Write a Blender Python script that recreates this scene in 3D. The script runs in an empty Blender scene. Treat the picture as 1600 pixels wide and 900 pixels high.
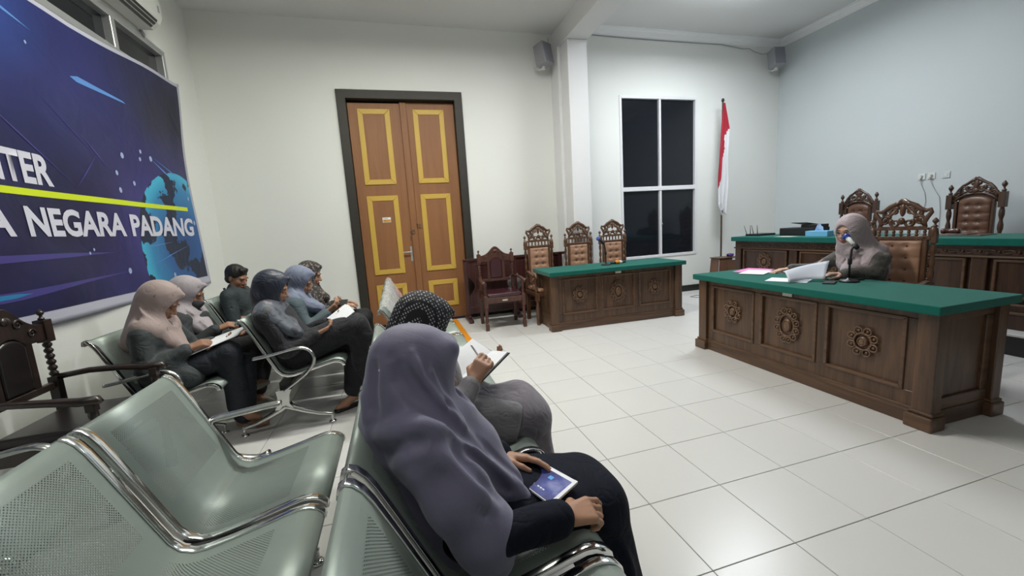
import bpy, bmesh, math, random
import numpy as np
from mathutils import Vector, Matrix, Euler
random.seed(7)
sc = bpy.context.scene
C = sc.collection
PI = math.pi

# ---------------------------------------------------------------- camera
def cam_axes(yaw, pit, rol):
    ca, sa, cc, sn = math.cos(pit), math.sin(pit), math.cos(yaw), math.sin(yaw)
    fwd = Vector((sn * ca, cc * ca, -sa))
    right = Vector((cc, -sn, 0)); up = right.cross(fwd)
    r2 = right * math.cos(rol) + up * math.sin(rol)
    u2 = -right * math.sin(rol) + up * math.cos(rol)
    return r2, u2, fwd
FPX = 634.2
r_, u_, f_ = cam_axes(.2699, .1471, -.063)
cam = bpy.data.cameras.new('camera'); cam_o = bpy.data.objects.new('camera', cam); C.objects.link(cam_o)
cam.sensor_width = 36.0; cam.lens = FPX / 1600 * 36.0
cam.clip_start = .02; cam.clip_end = 100
m_ = Matrix((( r_.x, u_.x, -f_.x, -1.0267), (r_.y, u_.y, -f_.y, -2.72), (r_.z, u_.z, -f_.z, 1.3267), (0, 0, 0, 1)))
cam_o.matrix_world = m_
sc.camera = cam_o

# ---------------------------------------------------------------- world and exposure
w = bpy.data.worlds.new('night'); sc.world = w; w.use_nodes = True
w.node_tree.nodes['Background'].inputs[0].default_value = (.010, .013, .020, 1)
w.node_tree.nodes['Background'].inputs[1].default_value = 1.0
sc.view_settings.view_transform = 'Standard'; sc.view_settings.look = 'None'
sc.view_settings.exposure = 0.15; sc.view_settings.gamma = 1.0
sc.view_settings.use_curve_mapping = False

# ceiling lamps of the room and one added fill: x, y, z, watts, colour
LAMPS = [(-1.3, .9, 3.90, 50, (.98, 1.0, .86)), (.15, .80, 3.90, 60, (1.0, .985, .97)),
         (3.45, 1.62, 3.98, 80, (.88, .94, 1.0)), (-1.7, -2.2, 3.90, 13, (1.0, .99, .95))]  # last entry: unseen fill added to brighten the near figures from behind

# ---------------------------------------------------------------- helpers
def setp(o, label=None, cat=None, group=None, kind=None):
    if label: o['label'] = label
    if cat: o['category'] = cat
    if group: o['group'] = group
    if kind: o['kind'] = kind
    return o
def thing(name, label, cat, loc=(0, 0, 0), rz=0, group=None):
    o = bpy.data.objects.new(name, None); C.objects.link(o)
    o.empty_display_size = .1
    o.location = loc; o.rotation_euler = (0, 0, rz)
    return setp(o, label, cat, group)
def copy_tree(o, parent=None):
    c = o.copy(); C.objects.link(c)
    if parent: c.parent = parent
    for ch in list(o.children): copy_tree(ch, c)
    return c
def frame_of(d, up=Vector((0, 0, 1))):
    d = Vector(d).normalized()
    if abs(d.dot(up)) > .97: up = Vector((1, 0, 0))
    a = up.cross(d).normalized(); b = d.cross(a)
    return a, b, d

class MB:
    def __init__(s): s.v = []; s.f = []; s.m = []; s.uv = {}; s.sm = []
    def add(s, vs, fs, mi=0, smooth=False):
        n = len(s.v); s.v += [tuple(v) for v in vs]
        for f in fs: s.f.append(tuple(n + i for i in f)); s.m.append(mi); s.sm.append(smooth)
        return n
    def box(s, x0, x1, y0, y1, z0, z1, mi=0, M=None):
        vs = [(x0, y0, z0), (x1, y0, z0), (x1, y1, z0), (x0, y1, z0), (x0, y0, z1), (x1, y0, z1), (x1, y1, z1), (x0, y1, z1)]
        if M is not None: vs = [M @ Vector(v) for v in vs]
        s.add(vs, [(0, 3, 2, 1), (4, 5, 6, 7), (0, 1, 5, 4), (1, 2, 6, 5), (2, 3, 7, 6), (3, 0, 4, 7)], mi); return s
    def tube(s, pts, r, n=10, mi=0, cap=True, closed=False, flat=1.0, up=Vector((0, 0, 1))):
        P = [Vector(p) for p in pts]; R = r if isinstance(r, (list, tuple)) else [r] * len(P)
        N = len(P); vs = []; pa = None
        for i, p in enumerate(P):
            if closed: d = P[(i + 1) % N] - P[i - 1]
            else: d = P[min(i + 1, N - 1)] - P[max(i - 1, 0)]
            if d.length < 1e-9: d = Vector((0, 0, 1))
            d.normalize()
            if pa is None: a, b, _ = frame_of(d, up)
            else:
                a = (pa - d * pa.dot(d)); a = a.normalized() if a.length > 1e-6 else frame_of(d, up)[0]; b = d.cross(a)
            pa = a
            for k in range(n):
                t = 2 * PI * k / n
                vs.append(p + a * (math.cos(t) * R[i]) + b * (math.sin(t) * R[i] * flat))
        fs = []
        for i in range(N if closed else N - 1):
            j = (i + 1) % N
            for k in range(n): k2 = (k + 1) % n; fs.append((i * n + k, i * n + k2, j * n + k2, j * n + k))
        if cap and not closed: fs.append(tuple(reversed(range(n)))); fs.append(tuple((N - 1) * n + k for k in range(n)))
        s.add(vs, fs, mi, True); return s
    def lathe(s, prof, c=(0, 0, 0), n=16, mi=0, ax=(0, 0, 1)):
        a, b, d = frame_of(ax); c = Vector(c); vs = []
        for (r, h) in prof:
            for k in range(n):
                t = 2 * PI * k / n; vs.append(c + a * (r * math.cos(t)) + b * (r * math.sin(t)) + d * h)
        fs = []
        for i in range(len(prof) - 1):
            for k in range(n): k2 = (k + 1) % n; fs.append((i * n + k, i * n + k2, (i + 1) * n + k2, (i + 1) * n + k))
        fs.append(tuple(reversed(range(n)))); fs.append(tuple((len(prof) - 1) * n + k for k in range(n)))
        s.add(vs, fs, mi, True); return s
    def ball(s, c, r, n=10, m=6, mi=0):
        r = r if isinstance(r, (list, tuple)) else (r, r, r); vs = []; c = Vector(c)
        for i in range(m + 1):
            p = PI * i / m
            for k in range(n):
                t = 2 * PI * k / n
                vs.append((c.x + r[0] * math.sin(p) * math.cos(t), c.y + r[1] * math.sin(p) * math.sin(t), c.z + r[2] * math.cos(p)))
        fs = []
        for i in range(m):
            for k in range(n): k2 = (k + 1) % n; fs.append((i * n + k, (i + 1) * n + k, (i + 1) * n + k2, i * n + k2))
        s.add(vs, fs, mi, True); return s
    def prism(s, poly, h0, h1, plane='xz', mi=0, M=None):
        # poly in plane, extruded along the remaining axis from h0 to h1
        def P(a, b, h): return {'xz': (a, h, b), 'yz': (h, a, b), 'xy': (a, b, h)}[plane]
        n = len(poly); vs = [P(a, b, h0) for a, b in poly] + [P(a, b, h1) for a, b in poly]
        if M is not None: vs = [M @ Vector(v) for v in vs]
        s.add(vs, [tuple(range(n)), tuple(reversed(range(n, 2 * n)))] + [(i, i + n, (i + 1) % n + n, (i + 1) % n) for i in range(n)], mi); return s
    def frame(s, x0, x1, z0, z1, wd, h0, h1, plane='xz', mi=0):
        # mitred rectangular frame (ring)
        def P(a, b, h): return {'xz': (a, h, b), 'yz': (h, a, b), 'xy': (a, b, h)}[plane]
        o = [(x0, z0), (x1, z0), (x1, z1), (x0, z1)]; i_ = [(x0 + wd, z0 + wd), (x1 - wd, z0 + wd), (x1 - wd, z1 - wd), (x0 + wd, z1 - wd)]
        for k in range(4):
            k2 = (k + 1) % 4; q = [o[k], o[k2], i_[k2], i_[k]]
            vs = [P(a, b, h0) for a, b in q] + [P(a, b, h1) for a, b in q]
            s.add(vs, [(0, 1, 2, 3), (7, 6, 5, 4), (0, 4, 5, 1), (1, 5, 6, 2), (2, 6, 7, 3), (3, 7, 4, 0)], mi)
        return s
    def build(s, name, mats, parent=None, bevel=0, seg=1, loc=None, fixn=True, smooth=None, kind=None, label=None):
        me = bpy.data.meshes.new(name); me.from_pydata(s.v, [], s.f)
        mats = mats if isinstance(mats, (list, tuple)) else [mats]
        for m in mats: me.materials.append(m)
        me.polygons.foreach_set('material_index', s.m)
        me.polygons.foreach_set('use_smooth', [bool(x) if smooth is None else smooth for x in s.sm])
        if s.uv:
            ul = me.uv_layers.new(name='UVMap'); buf = []
            for p in me.polygons:
                for vi in p.vertices: buf += list(s.uv.get(vi, (0, 0)))
            ul.data.foreach_set('uv', buf)
        if fixn:
            bm = bmesh.new(); bm.from_mesh(me); bmesh.ops.recalc_face_normals(bm, faces=bm.faces); bm.to_mesh(me); bm.free()
        me.update()
        o = bpy.data.objects.new(name, me); C.objects.link(o)
        if parent: o.parent = parent
        if loc: o.location = loc
        if bevel:
            b = o.modifiers.new('bevel', 'BEVEL'); b.width = bevel; b.segments = seg; b.limit_method = 'ANGLE'; b.angle_limit = math.radians(40)
        if kind: o['kind'] = kind
        if label: o['label'] = label
        return o

# ---------------------------------------------------------------- materials
def newmat(name):
    m = bpy.data.materials.new(name); m.use_nodes = True
    nt = m.node_tree; return m, nt, nt.nodes['Principled BSDF']
def srgb(r, g, b):
    f = lambda c: (c / 255 / 12.92) if c / 255 <= .04045 else ((c / 255 + .055) / 1.055) ** 2.4
    return (f(r), f(g), f(b), 1)
def N(nt, typ, **kw):
    n = nt.nodes.new(typ)
    for k, v in kw.items(): setattr(n, k, v)
    return n
def add_wrinkle(nt, b, tc, k):
    # soft creases of worn cloth as relief
    n = N(nt, 'ShaderNodeTexNoise'); n.inputs['Scale'].default_value = 7; n.inputs['Detail'].default_value = 2; n.inputs['Distortion'].default_value = 1.6
    nt.links.new(tc.outputs['Object'], n.inputs['Vector'])
    a = N(nt, 'ShaderNodeMath', operation='SUBTRACT'); a.inputs[1].default_value = .5; nt.links.new(n.outputs['Fac'], a.inputs[0])
    c = N(nt, 'ShaderNodeMath', operation='ABSOLUTE'); nt.links.new(a.outputs[0], c.inputs[0])
    d = N(nt, 'ShaderNodeMath', operation='POWER'); d.inputs[1].default_value = .5; nt.links.new(c.outputs[0], d.inputs[0])
    bp = N(nt, 'ShaderNodeBump'); bp.inputs['Strength'].default_value = k; bp.inputs['Distance'].default_value = .03
    nt.links.new(d.outputs[0], bp.inputs['Height'])
    if b.inputs['Normal'].is_linked: nt.links.new(b.inputs['Normal'].links[0].from_socket, bp.inputs['Normal'])
    nt.links.new(bp.outputs['Normal'], b.inputs['Normal'])
def plain(name, col, rough=.5, metal=0, spec=.5, bump=0, bscale=200, var=0, vscale=3, coat=0, sheen=0, wrinkle=0):
    m, nt, b = newmat(name)
    b.inputs['Base Color'].default_value = col; b.inputs['Roughness'].default_value = rough
    b.inputs['Metallic'].default_value = metal; b.inputs['Specular IOR Level'].default_value = spec
    if coat: b.inputs['Coat Weight'].default_value = coat; b.inputs['Coat Roughness'].default_value = .08
    if sheen: b.inputs['Sheen Weight'].default_value = sheen; b.inputs['Sheen Roughness'].default_value = .5
    tc = N(nt, 'ShaderNodeTexCoord')
    if bump:
        n = N(nt, 'ShaderNodeTexNoise'); n.inputs['Scale'].default_value = bscale; n.inputs['Detail'].default_value = 3
        nt.links.new(tc.outputs['Object'], n.inputs['Vector'])
        bp = N(nt, 'ShaderNodeBump'); bp.inputs['Strength'].default_value = bump; bp.inputs['Distance'].default_value = .002
        nt.links.new(n.outputs['Fac'], bp.inputs['Height']); nt.links.new(bp.outputs['Normal'], b.inputs['Normal'])
    if wrinkle: add_wrinkle(nt, b, tc, wrinkle)
    if var:
        n = N(nt, 'ShaderNodeTexNoise'); n.inputs['Scale'].default_value = vscale; n.inputs['Detail'].default_value = 4
        nt.links.new(tc.outputs['Object'], n.inputs['Vector'])
        mx = N(nt, 'ShaderNodeMix', data_type='RGBA'); mx.inputs['A'].default_value = tuple(c * (1 - var) for c in col[:3]) + (1,)
        mx.inputs['B'].default_value = tuple(min(1, c * (1 + var)) for c in col[:3]) + (1,)
        nt.links.new(n.outputs['Fac'], mx.inputs['Factor']); nt.links.new(mx.outputs['Result'], b.inputs['Base Color'])
    return m
def wood(name, c1, c2, axis='z', rough=.38, scale=9, coat=.25):
    m, nt, b = newmat(name)
    tc = N(nt, 'ShaderNodeTexCoord'); mp = N(nt, 'ShaderNodeMapping')
    s = {'z': (scale, scale, scale * .09), 'x': (scale * .09, scale, scale), 'y': (scale, scale * .09, scale)}[axis]
    mp.inputs['Scale'].default_value = s
    nt.links.new(tc.outputs['Object'], mp.inputs['Vector'])
    n = N(nt, 'ShaderNodeTexNoise'); n.inputs['Scale'].default_value = 2.2; n.inputs['Detail'].default_value = 6; n.inputs['Distortion'].default_value = .6
    nt.links.new(mp.outputs['Vector'], n.inputs['Vector'])
    n2 = N(nt, 'ShaderNodeTexNoise'); n2.inputs['Scale'].default_value = 14; n2.inputs['Detail'].default_value = 3
    nt.links.new(mp.outputs['Vector'], n2.inputs['Vector'])
    ad = N(nt, 'ShaderNodeMath', operation='MULTIPLY_ADD'); ad.inputs[1].default_value = .35
    nt.links.new(n2.outputs['Fac'], ad.inputs[0]); nt.links.new(n.outputs['Fac'], ad.inputs[2])
    cr = N(nt, 'ShaderNodeValToRGB'); cr.color_ramp.elements[0].position = .45; cr.color_ramp.elements[1].position = .85
    cr.color_ramp.elements[0].color = c1; cr.color_ramp.elements[1].color = c2
    nt.links.new(ad.outputs[0], cr.inputs['Fac']); nt.links.new(cr.outputs['Color'], b.inputs['Base Color'])
    b.inputs['Roughness'].default_value = rough; b.inputs['Coat Weight'].default_value = coat; b.inputs['Coat Roughness'].default_value = .2
    bp = N(nt, 'ShaderNodeBump'); bp.inputs['Strength'].default_value = .15; bp.inputs['Distance'].default_value = .001
    nt.links.new(ad.outputs[0], bp.inputs['Height']); nt.links.new(bp.outputs['Normal'], b.inputs['Normal'])
    return m
def spots(name, base, col, scale=30, thr=.35, rough=.8, col2=None, sheen=.2):
    # printed cloth: blobs of a second (and third) colour
    m, nt, b = newmat(name); tc = N(nt, 'ShaderNodeTexCoord')
    n = N(nt, 'ShaderNodeTexNoise'); n.inputs['Scale'].default_value = scale; n.inputs['Detail'].default_value = 2
    nt.links.new(tc.outputs['Object'], n.inputs['Vector'])
    cr = N(nt, 'ShaderNodeValToRGB'); e = cr.color_ramp.elements
    e[0].position = thr; e[0].color = col; e[1].position = thr + .06; e[1].color = base
    if col2: x = e.new(.62); x.color = base; y = e.new(.68); y.color = col2
    nt.links.new(n.outputs['Fac'], cr.inputs['Fac']); nt.links.new(cr.outputs['Color'], b.inputs['Base Color'])
    b.inputs['Roughness'].default_value = rough; b.inputs['Sheen Weight'].default_value = sheen
    add_wrinkle(nt, b, tc, .14)
    return m

M = {}
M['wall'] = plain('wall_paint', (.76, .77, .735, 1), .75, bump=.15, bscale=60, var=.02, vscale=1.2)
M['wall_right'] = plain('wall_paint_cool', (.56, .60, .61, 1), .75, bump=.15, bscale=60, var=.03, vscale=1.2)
M['ceiling'] = plain('ceiling_paint', (.72, .72, .71, 1), .85)
M['column'] = plain('column_paint', (.74, .74, .74, 1), .7)
M['cornice'] = plain('cornice_paint', (.80, .80, .80, 1), .6)
M['skirting'] = plain('black_skirting', (.018, .02, .018, 1), .35)
M['tile'] = plain('floor_tile', (.64, .63, .61, 1), .27, spec=.35, var=.02, vscale=1.0)
M['grout'] = plain('grout', (.18, .17, .16, 1), .9)
M['glass_dark'] = plain('night_glass', (.010, .012, .016, 1), .06, spec=.5)
M['alu'] = plain('aluminium_frame', (.55, .56, .57, 1), .4, metal=.7)
M['alu_white'] = plain('white_frame', (.72, .72, .74, 1), .45)
M['door_frame'] = plain('dark_door_frame', (.026, .022, .016, 1), .55, var=.25, vscale=8)
M['door_wood'] = wood('orange_brown_door', (.225, .092, .033, 1), (.28, .120, .043, 1), 'z', .55, 5, 0)
M['door_yellow'] = plain('yellow_paint', (.56, .36, .062, 1), .5, var=.06, vscale=6)
M['teak'] = wood('teak', (.042, .021, .011, 1), (.128, .066, .034, 1), 'z', .42, 7, .15)
M['teak_y'] = wood('teak_rail', (.056, .028, .015, 1), (.145, .076, .040, 1), 'y', .42, 7, .15)
M['teak_x'] = wood('teak_rail_x', (.056, .028, .015, 1), (.145, .076, .040, 1), 'x', .42, 7, .15)
M['darkteak'] = wood('dark_teak', (.028, .013, .008, 1), (.075, .035, .020, 1), 'z', .4, 7, .3)
M['chairwood'] = wood('carved_chair_wood', (.060, .026, .013, 1), (.145, .068, .034, 1), 'z', .35, 14, .4)
M['redwood'] = wood('red_brown_wood', (.040, .012, .008, 1), (.105, .038, .024, 1), 'z', .35, 12, .4)
M['blackwood'] = wood('almost_black_wood', (.010, .006, .005, 1), (.028, .014, .010, 1), 'z', .35, 12, .4)
M['maroonwood'] = wood('maroon_panel_wood', (.030, .008, .008, 1), (.068, .020, .017, 1), 'z', .35, 8, .4)
M['felt'] = plain('green_felt', (.006, .115, .090, 1), .95, bump=.4, bscale=400, var=.1, vscale=12, sheen=.15, spec=.1)
M['tan'] = plain('tan_leatherette', (.37, .205, .13, 1), .42, bump=.1, bscale=150)
M['tan_dark'] = plain('brown_leatherette', (.12, .058, .036, 1), .4, bump=.1, bscale=150)
M['maroon'] = plain('maroon_leatherette', (.050, .014, .019, 1), .25, coat=.4)
M['blackleather'] = plain('black_leatherette', (.012, .009, .009, 1), .3)
M['chrome'] = plain('chrome', (.78, .79, .78, 1), .13, metal=1)
M['castalu'] = plain('cast_aluminium', (.62, .63, .61, 1), .24, metal=1)
M['black'] = plain('black_plastic', (.012, .012, .013, 1), .4)
M['white_plastic'] = plain('white_plastic', (.66, .67, .64, 1), .4)
M['grey_plastic'] = plain('grey_plastic', (.30, .30, .32, 1), .5)
M['paper'] = plain('paper', (.87, .88, .92, 1), .7)
M['skin'] = plain('skin', (.42, .225, .14, 1), .5, var=.05, vscale=25)
M['skin_dark'] = plain('skin_dark', (.32, .165, .10, 1), .5, var=.05, vscale=25)
M['skin_light'] = plain('skin_light', (.55, .33, .24, 1), .5, var=.05, vscale=25)
M['hair'] = plain('black_hair', (.010, .008, .007, 1), .5, bump=.8, bscale=300)
M['lips'] = plain('lips', (.33, .08, .07, 1), .4)
M['eye_white'] = plain('eye_white', (.40, .37, .35, 1), .4)
M['rosette'] = wood('rosette_wood', (.10, .052, .028, 1), (.19, .105, .058, 1), 'z', .4, 20, .15)
M['eye'] = plain('eye', (.03, .02, .015, 1), .5)
M['orange'] = plain('orange_strip', (.72, .26, .012, 1), .5)
M['red'] = plain('flag_red', (.36, .012, .030, 1), .8)
M['flagwhite'] = plain('flag_white', (.66, .66, .68, 1), .8)
M['pole'] = plain('flag_pole', (.11, .075, .05, 1), .4)
M['label'] = plain('cream_label', (.62, .62, .52, 1), .5)

def perforated():
    m, nt, b = newmat('perforated_steel')
    b.inputs['Base Color'].default_value = (.285, .335, .305, 1); b.inputs['Metallic'].default_value = .2; b.inputs['Roughness'].default_value = .42
    uv = N(nt, 'ShaderNodeUVMap'); sep = N(nt, 'ShaderNodeSeparateXYZ'); nt.links.new(uv.outputs['UV'], sep.inputs[0])
    mp = N(nt, 'ShaderNodeMapping'); mp.inputs['Rotation'].default_value = (0, 0, PI / 4); mp.inputs['Scale'].default_value = (150, 150, 1)
    nt.links.new(uv.outputs['UV'], mp.inputs['Vector'])
    fr = N(nt, 'ShaderNodeVectorMath', operation='FRACTION'); nt.links.new(mp.outputs[0], fr.inputs[0])
    sb = N(nt, 'ShaderNodeVectorMath', operation='SUBTRACT'); sb.inputs[1].default_value = (.5, .5, 0); nt.links.new(fr.outputs[0], sb.inputs[0])
    ln = N(nt, 'ShaderNodeVectorMath', operation='LENGTH'); nt.links.new(sb.outputs[0], ln.inputs[0])
    lt = N(nt, 'ShaderNodeMath', operation='LESS_THAN'); lt.inputs[1].default_value = .27; nt.links.new(ln.outputs['Value'], lt.inputs[0])
    def rng(out, a, c):
        g = N(nt, 'ShaderNodeMath', operation='GREATER_THAN'); g.inputs[1].default_value = a; nt.links.new(out, g.inputs[0])
        l = N(nt, 'ShaderNodeMath', operation='LESS_THAN'); l.inputs[1].default_value = c; nt.links.new(out, l.inputs[0])
        mu = N(nt, 'ShaderNodeMath', operation='MULTIPLY'); nt.links.new(g.outputs[0], mu.inputs[0]); nt.links.new(l.outputs[0], mu.inputs[1]); return mu.outputs[0]
    # perforated area of the back and of the seat; solid round the edges and in the bend
    xr = rng(sep.outputs[0], .05, .412); v1 = rng(sep.outputs[1], .095, .395); v2 = rng(sep.outputs[1], .50, .80)
    ad = N(nt, 'ShaderNodeMath', operation='ADD'); nt.links.new(v1, ad.inputs[0]); nt.links.new(v2, ad.inputs[1])
    mu = N(nt, 'ShaderNodeMath', operation='MULTIPLY'); nt.links.new(ad.outputs[0], mu.inputs[0]); nt.links.new(xr, mu.inputs[1])
    mu2 = N(nt, 'ShaderNodeMath', operation='MULTIPLY'); nt.links.new(mu.outputs[0], mu2.inputs[0]); nt.links.new(lt.outputs[0], mu2.inputs[1])
    inv = N(nt, 'ShaderNodeMath', operation='SUBTRACT'); inv.inputs[0].default_value = 1; nt.links.new(mu2.outputs[0], inv.inputs[1])
    nt.links.new(inv.outputs[0], b.inputs['Alpha'])
    return m
M['steel'] = perforated()
# ================================================================ THE SETTING
XL, XR, YB, YF = -3.2, 5.9, 3.4, -7.6
ZC1, ZC2 = 4.15, 4.30
# floor: slab with a part for every tile
fl = MB().box(XL, XR, YF, YB, -.10, -.004).build('floor', M['grout']); fl['kind'] = 'structure'
tm = MB()
a = .1985; h = .0
tm.v = []; tm.f = []
b_ = .0015
tm.add([(-a, -a, -.004), (a, -a, -.004), (a, a, -.004), (-a, a, -.004), (-a, -a, -b_), (a, -a, -b_), (a, a, -b_), (-a, a, -b_),
        (-a + b_, -a + b_, 0), (a - b_, -a + b_, 0), (a - b_, a - b_, 0), (-a + b_, a - b_, 0)],
       [(8, 9, 10, 11), (0, 1, 5, 4), (1, 2, 6, 5), (2, 3, 7, 6), (3, 0, 4, 7), (4, 5, 9, 8), (5, 6, 10, 9), (6, 7, 11, 10), (7, 4, 8, 11)])
proto = tm.build('tile', M['tile'], fl)
cells = []
ix0, ix1 = int(math.floor(XL / .4)), int(math.ceil(XR / .4))
for i in range(ix0 - 1, ix1 + 1):
    for j in range(-19, 10):
        cx, cy = (i + .5) * .4, (j + .5) * .4
        if cx - .2 < XL - .35 or cx + .2 > XR + .35 or cy + .2 > YB + .35 or cy - .2 < YF: continue
        p = Vector((cx + 1.0267, cy + 2.72, -1.3267)); z = p.dot(f_)
        u, v = (FPX * p.dot(r_) / z, -FPX * p.dot(u_) / z) if z > .1 else (9e9, 9e9)
        vis = z > .1 and -860 < u < 860 and -510 < v < 560
        cells.append((0 if vis else 1, p.length, cx, cy))
cells.sort()
rest = MB()
for k, (nv, d, cx, cy) in enumerate(cells):
    x0, x1, y0, y1 = max(cx - .2, XL) + .0015, min(cx + .2, XR) - .0015, cy - .2 + .0015, min(cy + .2, YB) - .0015
    if x1 - x0 < .01 or y1 - y0 < .01: continue
    if k < 295 and x1 - x0 > .39 and y1 - y0 > .39:
        t = proto if k == 0 else proto.copy()
        if k: C.objects.link(t); t.parent = fl
        t.location = (cx, cy, 0)
    else: rest.box(x0, x1, y0, y1, -.004, 0)
rest.build('far_tiles', M['tile'], fl, kind='stuff')

def struct(o): o['kind'] = 'structure'; return o
# back wall with openings for the door and the window
wb = MB(); T = .25
DX0, DX1, DZ = -1.60, .09, 3.29
WX0, WX1, WZ0, WZ1 = 2.64, 4.14, .66, 3.32
for (x0, x1, z0, z1) in [(XL, DX0, 0, 4.6), (DX0, DX1, DZ, 4.6), (DX1, WX0, 0, 4.6), (WX0, WX1, 0, WZ0), (WX0, WX1, WZ1, 4.6), (WX1, XR, 0, 4.6)]:
    wb.box(x0, x1, YB, YB + T, z0, z1)
struct(wb.build('wall_back', M['wall']))
# left wall with the strip window opening above the banner
wl = MB(); LY0, LY1, LZ0, LZ1 = -.75, 2.72, 3.03, 3.40
for (y0, y1, z0, z1) in [(YF, YB + T, 0, LZ0), (YF, LY0, LZ0, LZ1), (LY1, YB + T, LZ0, LZ1), (YF, YB + T, LZ1, 4.6)]:
    wl.box(XL - T, XL, y0, y1, z0, z1)
struct(wl.build('wall_left', M['wall']))
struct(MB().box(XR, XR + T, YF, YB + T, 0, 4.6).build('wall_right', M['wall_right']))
struct(MB().box(XL - T, XR + T, YF - T, YF, 0, 4.6).build('wall_front', M['wall']))
cl = MB(); cl.box(XL, 1.62, YF, YB, ZC1, ZC1 + .12); cl.box(1.62, XR, YF, YB, ZC2, ZC2 + .12)
struct(cl.build('ceiling', M['ceiling']))
# column and the beam running from it across the room
cm = MB(); cm.box(1.54, 1.84, 2.88, YB, 0, 3.88); cm.box(1.49, 1.54, 3.12, YB, 0, 3.88)
struct(cm.build('trim_1', M['column'], bevel=.006))
bm_ = MB(); bm_.box(1.52, 1.85, YF, YB, 3.88, 4.42)
struct(bm_.build('trim_2', M['column'], bevel=.006))
# cornice on the right-hand ceiling
def cornice_prof(): return [(0, 0), (.10, 0), (.10, -.012), (.078, -.022), (.07, -.045), (.035, -.07), (.022, -.085), (.012, -.11), (0, -.11)]
c3 = MB(); pr_ = cornice_prof()
c3.prism([(YB - a_, ZC2 + b2) for a_, b2 in pr_], 1.85, XR, 'yz')
c3.prism([(XR - a_, ZC2 + b2) for a_, b2 in pr_], YF, YB, 'xz')
struct(c3.build('trim_3', M['cornice']))
# skirting
struct(MB().box(XL, XL + .014, YF, YB, 0, .11).build('baseboard_left', M['skirting'], bevel=.002))
bb = MB(); bb.box(XL + .014, -1.6, YB - .014, YB, 0, .11); bb.box(.09, 1.49, YB - .014, YB, 0, .11); bb.box(1.84, XR, YB - .014, YB, 0, .11)
struct(bb.build('baseboard_back', M['skirting'], bevel=.002))
struct(MB().box(XR - .014, XR, YF, YB, 0, .11).build('baseboard_right', M['skirting'], bevel=.002))

# ---------------------------------------------------------------- ceiling lamps (above the frame) and added rear fill
emit, nt_, bs_ = newmat('lamp_diffuser'); bs_.inputs['Emission Color'].default_value = (1, .98, .94, 1); bs_.inputs['Emission Strength'].default_value = 6
for (x, y, z, W, col), lb in zip(LAMPS, ['suspended batten lamp over the rows of steel benches', 'suspended batten lamp over the open floor in the middle', 'suspended batten lamp over the near desk and judges bench', 'added fill lamp behind the camera, brightening the near figures']):
    t = thing('ceiling_light', lb, 'lamp', (x, y, z), 0, 'ceiling batten lamps')
    MB().box(-.62, .62, -.10, .10, .03, .08).build('lamp_body', M['white_plastic'], t, bevel=.01)
    for sx in (-.5, .5): MB().tube([(sx, 0, .08), (sx, 0, (ZC1 if x < 1.6 else ZC2) - z)], .006, 6).build('suspension_rod', M['alu'], t)
    MB().box(-.60, .60, -.09, .09, .01, .03).build('diffuser', emit, t)
    for up in (0, 1):
        l = bpy.data.lights.new('lamp_light', 'AREA'); l.shape = 'RECTANGLE'; l.size = 1.2; l.size_y = .18; l.energy = W * (.34 if up else 1); l.color = col
        lo = bpy.data.objects.new('lamp_light', l); C.objects.link(lo); lo.parent = t; lo.location = (0, 0, .09 if up else 0); lo.rotation_euler = (PI if up else 0, 0, 0)

# ---------------------------------------------------------------- double door
d = bpy.data.objects.new('door_1', None); C.objects.link(d); d['kind'] = 'structure'
fr = MB(); 
fr.prism([(DX0, 0), (DX0 + .115, 0), (DX0 + .115, 3.175), (DX1 - .115, 3.175), (DX1 - .115, 0), (DX1, 0), (DX1, DZ), (DX0, DZ)], YB - .03, YB + .16)
fr.build('door_frame', M['door_frame'], d, bevel=.006, seg=2)
MB().box(DX0, DX1, YB + .16, YB + .22, 0, DZ).build('door_backing', M['black'], d)
YD = 3.475
def leaf(x0, x1, px0, px1, nm, ztop=3.168):
    o = MB().box(x0, x1, YD, YD + .045, .015, ztop).build('door_leaf', M['door_wood'], d, bevel=.004)
    for (z0, z1) in [(2.045, 3.07), (.765, 1.89), (.205, .615)]:
        MB().frame(px0, px1, z0, z1, .072, YD - .014, YD + .002).build('panel_moulding', M['door_yellow'], o, bevel=.005)
        MB().box(px0 + .072, px1 - .072, YD - .005, YD + .001, z0 + .072, z1 - .072).build('panel', M['door_wood'], o)
    return o
l1 = leaf(-1.48, -.772, -1.36, -.93, 'l', 3.150)
l2 = leaf(-.766, -.028, -.615, -.175, 'r')
MB().box(-.79, -.70, YD - .022, YD + .001, .015, 3.165).build('astragal', M['door_wood'], l2, bevel=.008, seg=2)
MB().box(-.695, -.680, YD - .009, YD + .001, .25, 3.0).build('bolt_rod', M['door_wood'], l2, bevel=.003)
hd = MB(); hd.box(-.832, -.802, YD - .008, YD, .93, 1.15); hd.tube([(-.817, YD - .006, 1.07), (-.817, YD - .05, 1.07), (-.84, YD - .055, 1.07), (-.93, YD - .052, 1.068)], .009, 8)
hd.build('door_handle', M['alu'], l1, bevel=.003)
hk = MB(); hk.tube([(-.70, YD - .02, 1.475), (-.70, YD - .05, 1.47), (-.66, YD - .05, 1.45)], .008, 6); hk.ball((-.655, YD - .045, 1.45), .014)
hk.tube([(-.765 + .025 * math.cos(t), YD - .035, 1.36 + .028 * math.sin(t)) for t in [k * PI / 6 for k in range(12)]], .005, 6, closed=True)
hk.ball((-.785, YD - .03, 1.37), .016); hk.box(-.81, -.785, YD - .012, YD, 1.24, 1.30); hk.build('door_hasp', M['pole'], l2)
st = MB(); st.box(-1.175, -1.06, YD - .007, YD - .004, 1.515, 1.585); stx = st.build('door_sticker', M['paper'], l1)
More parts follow.
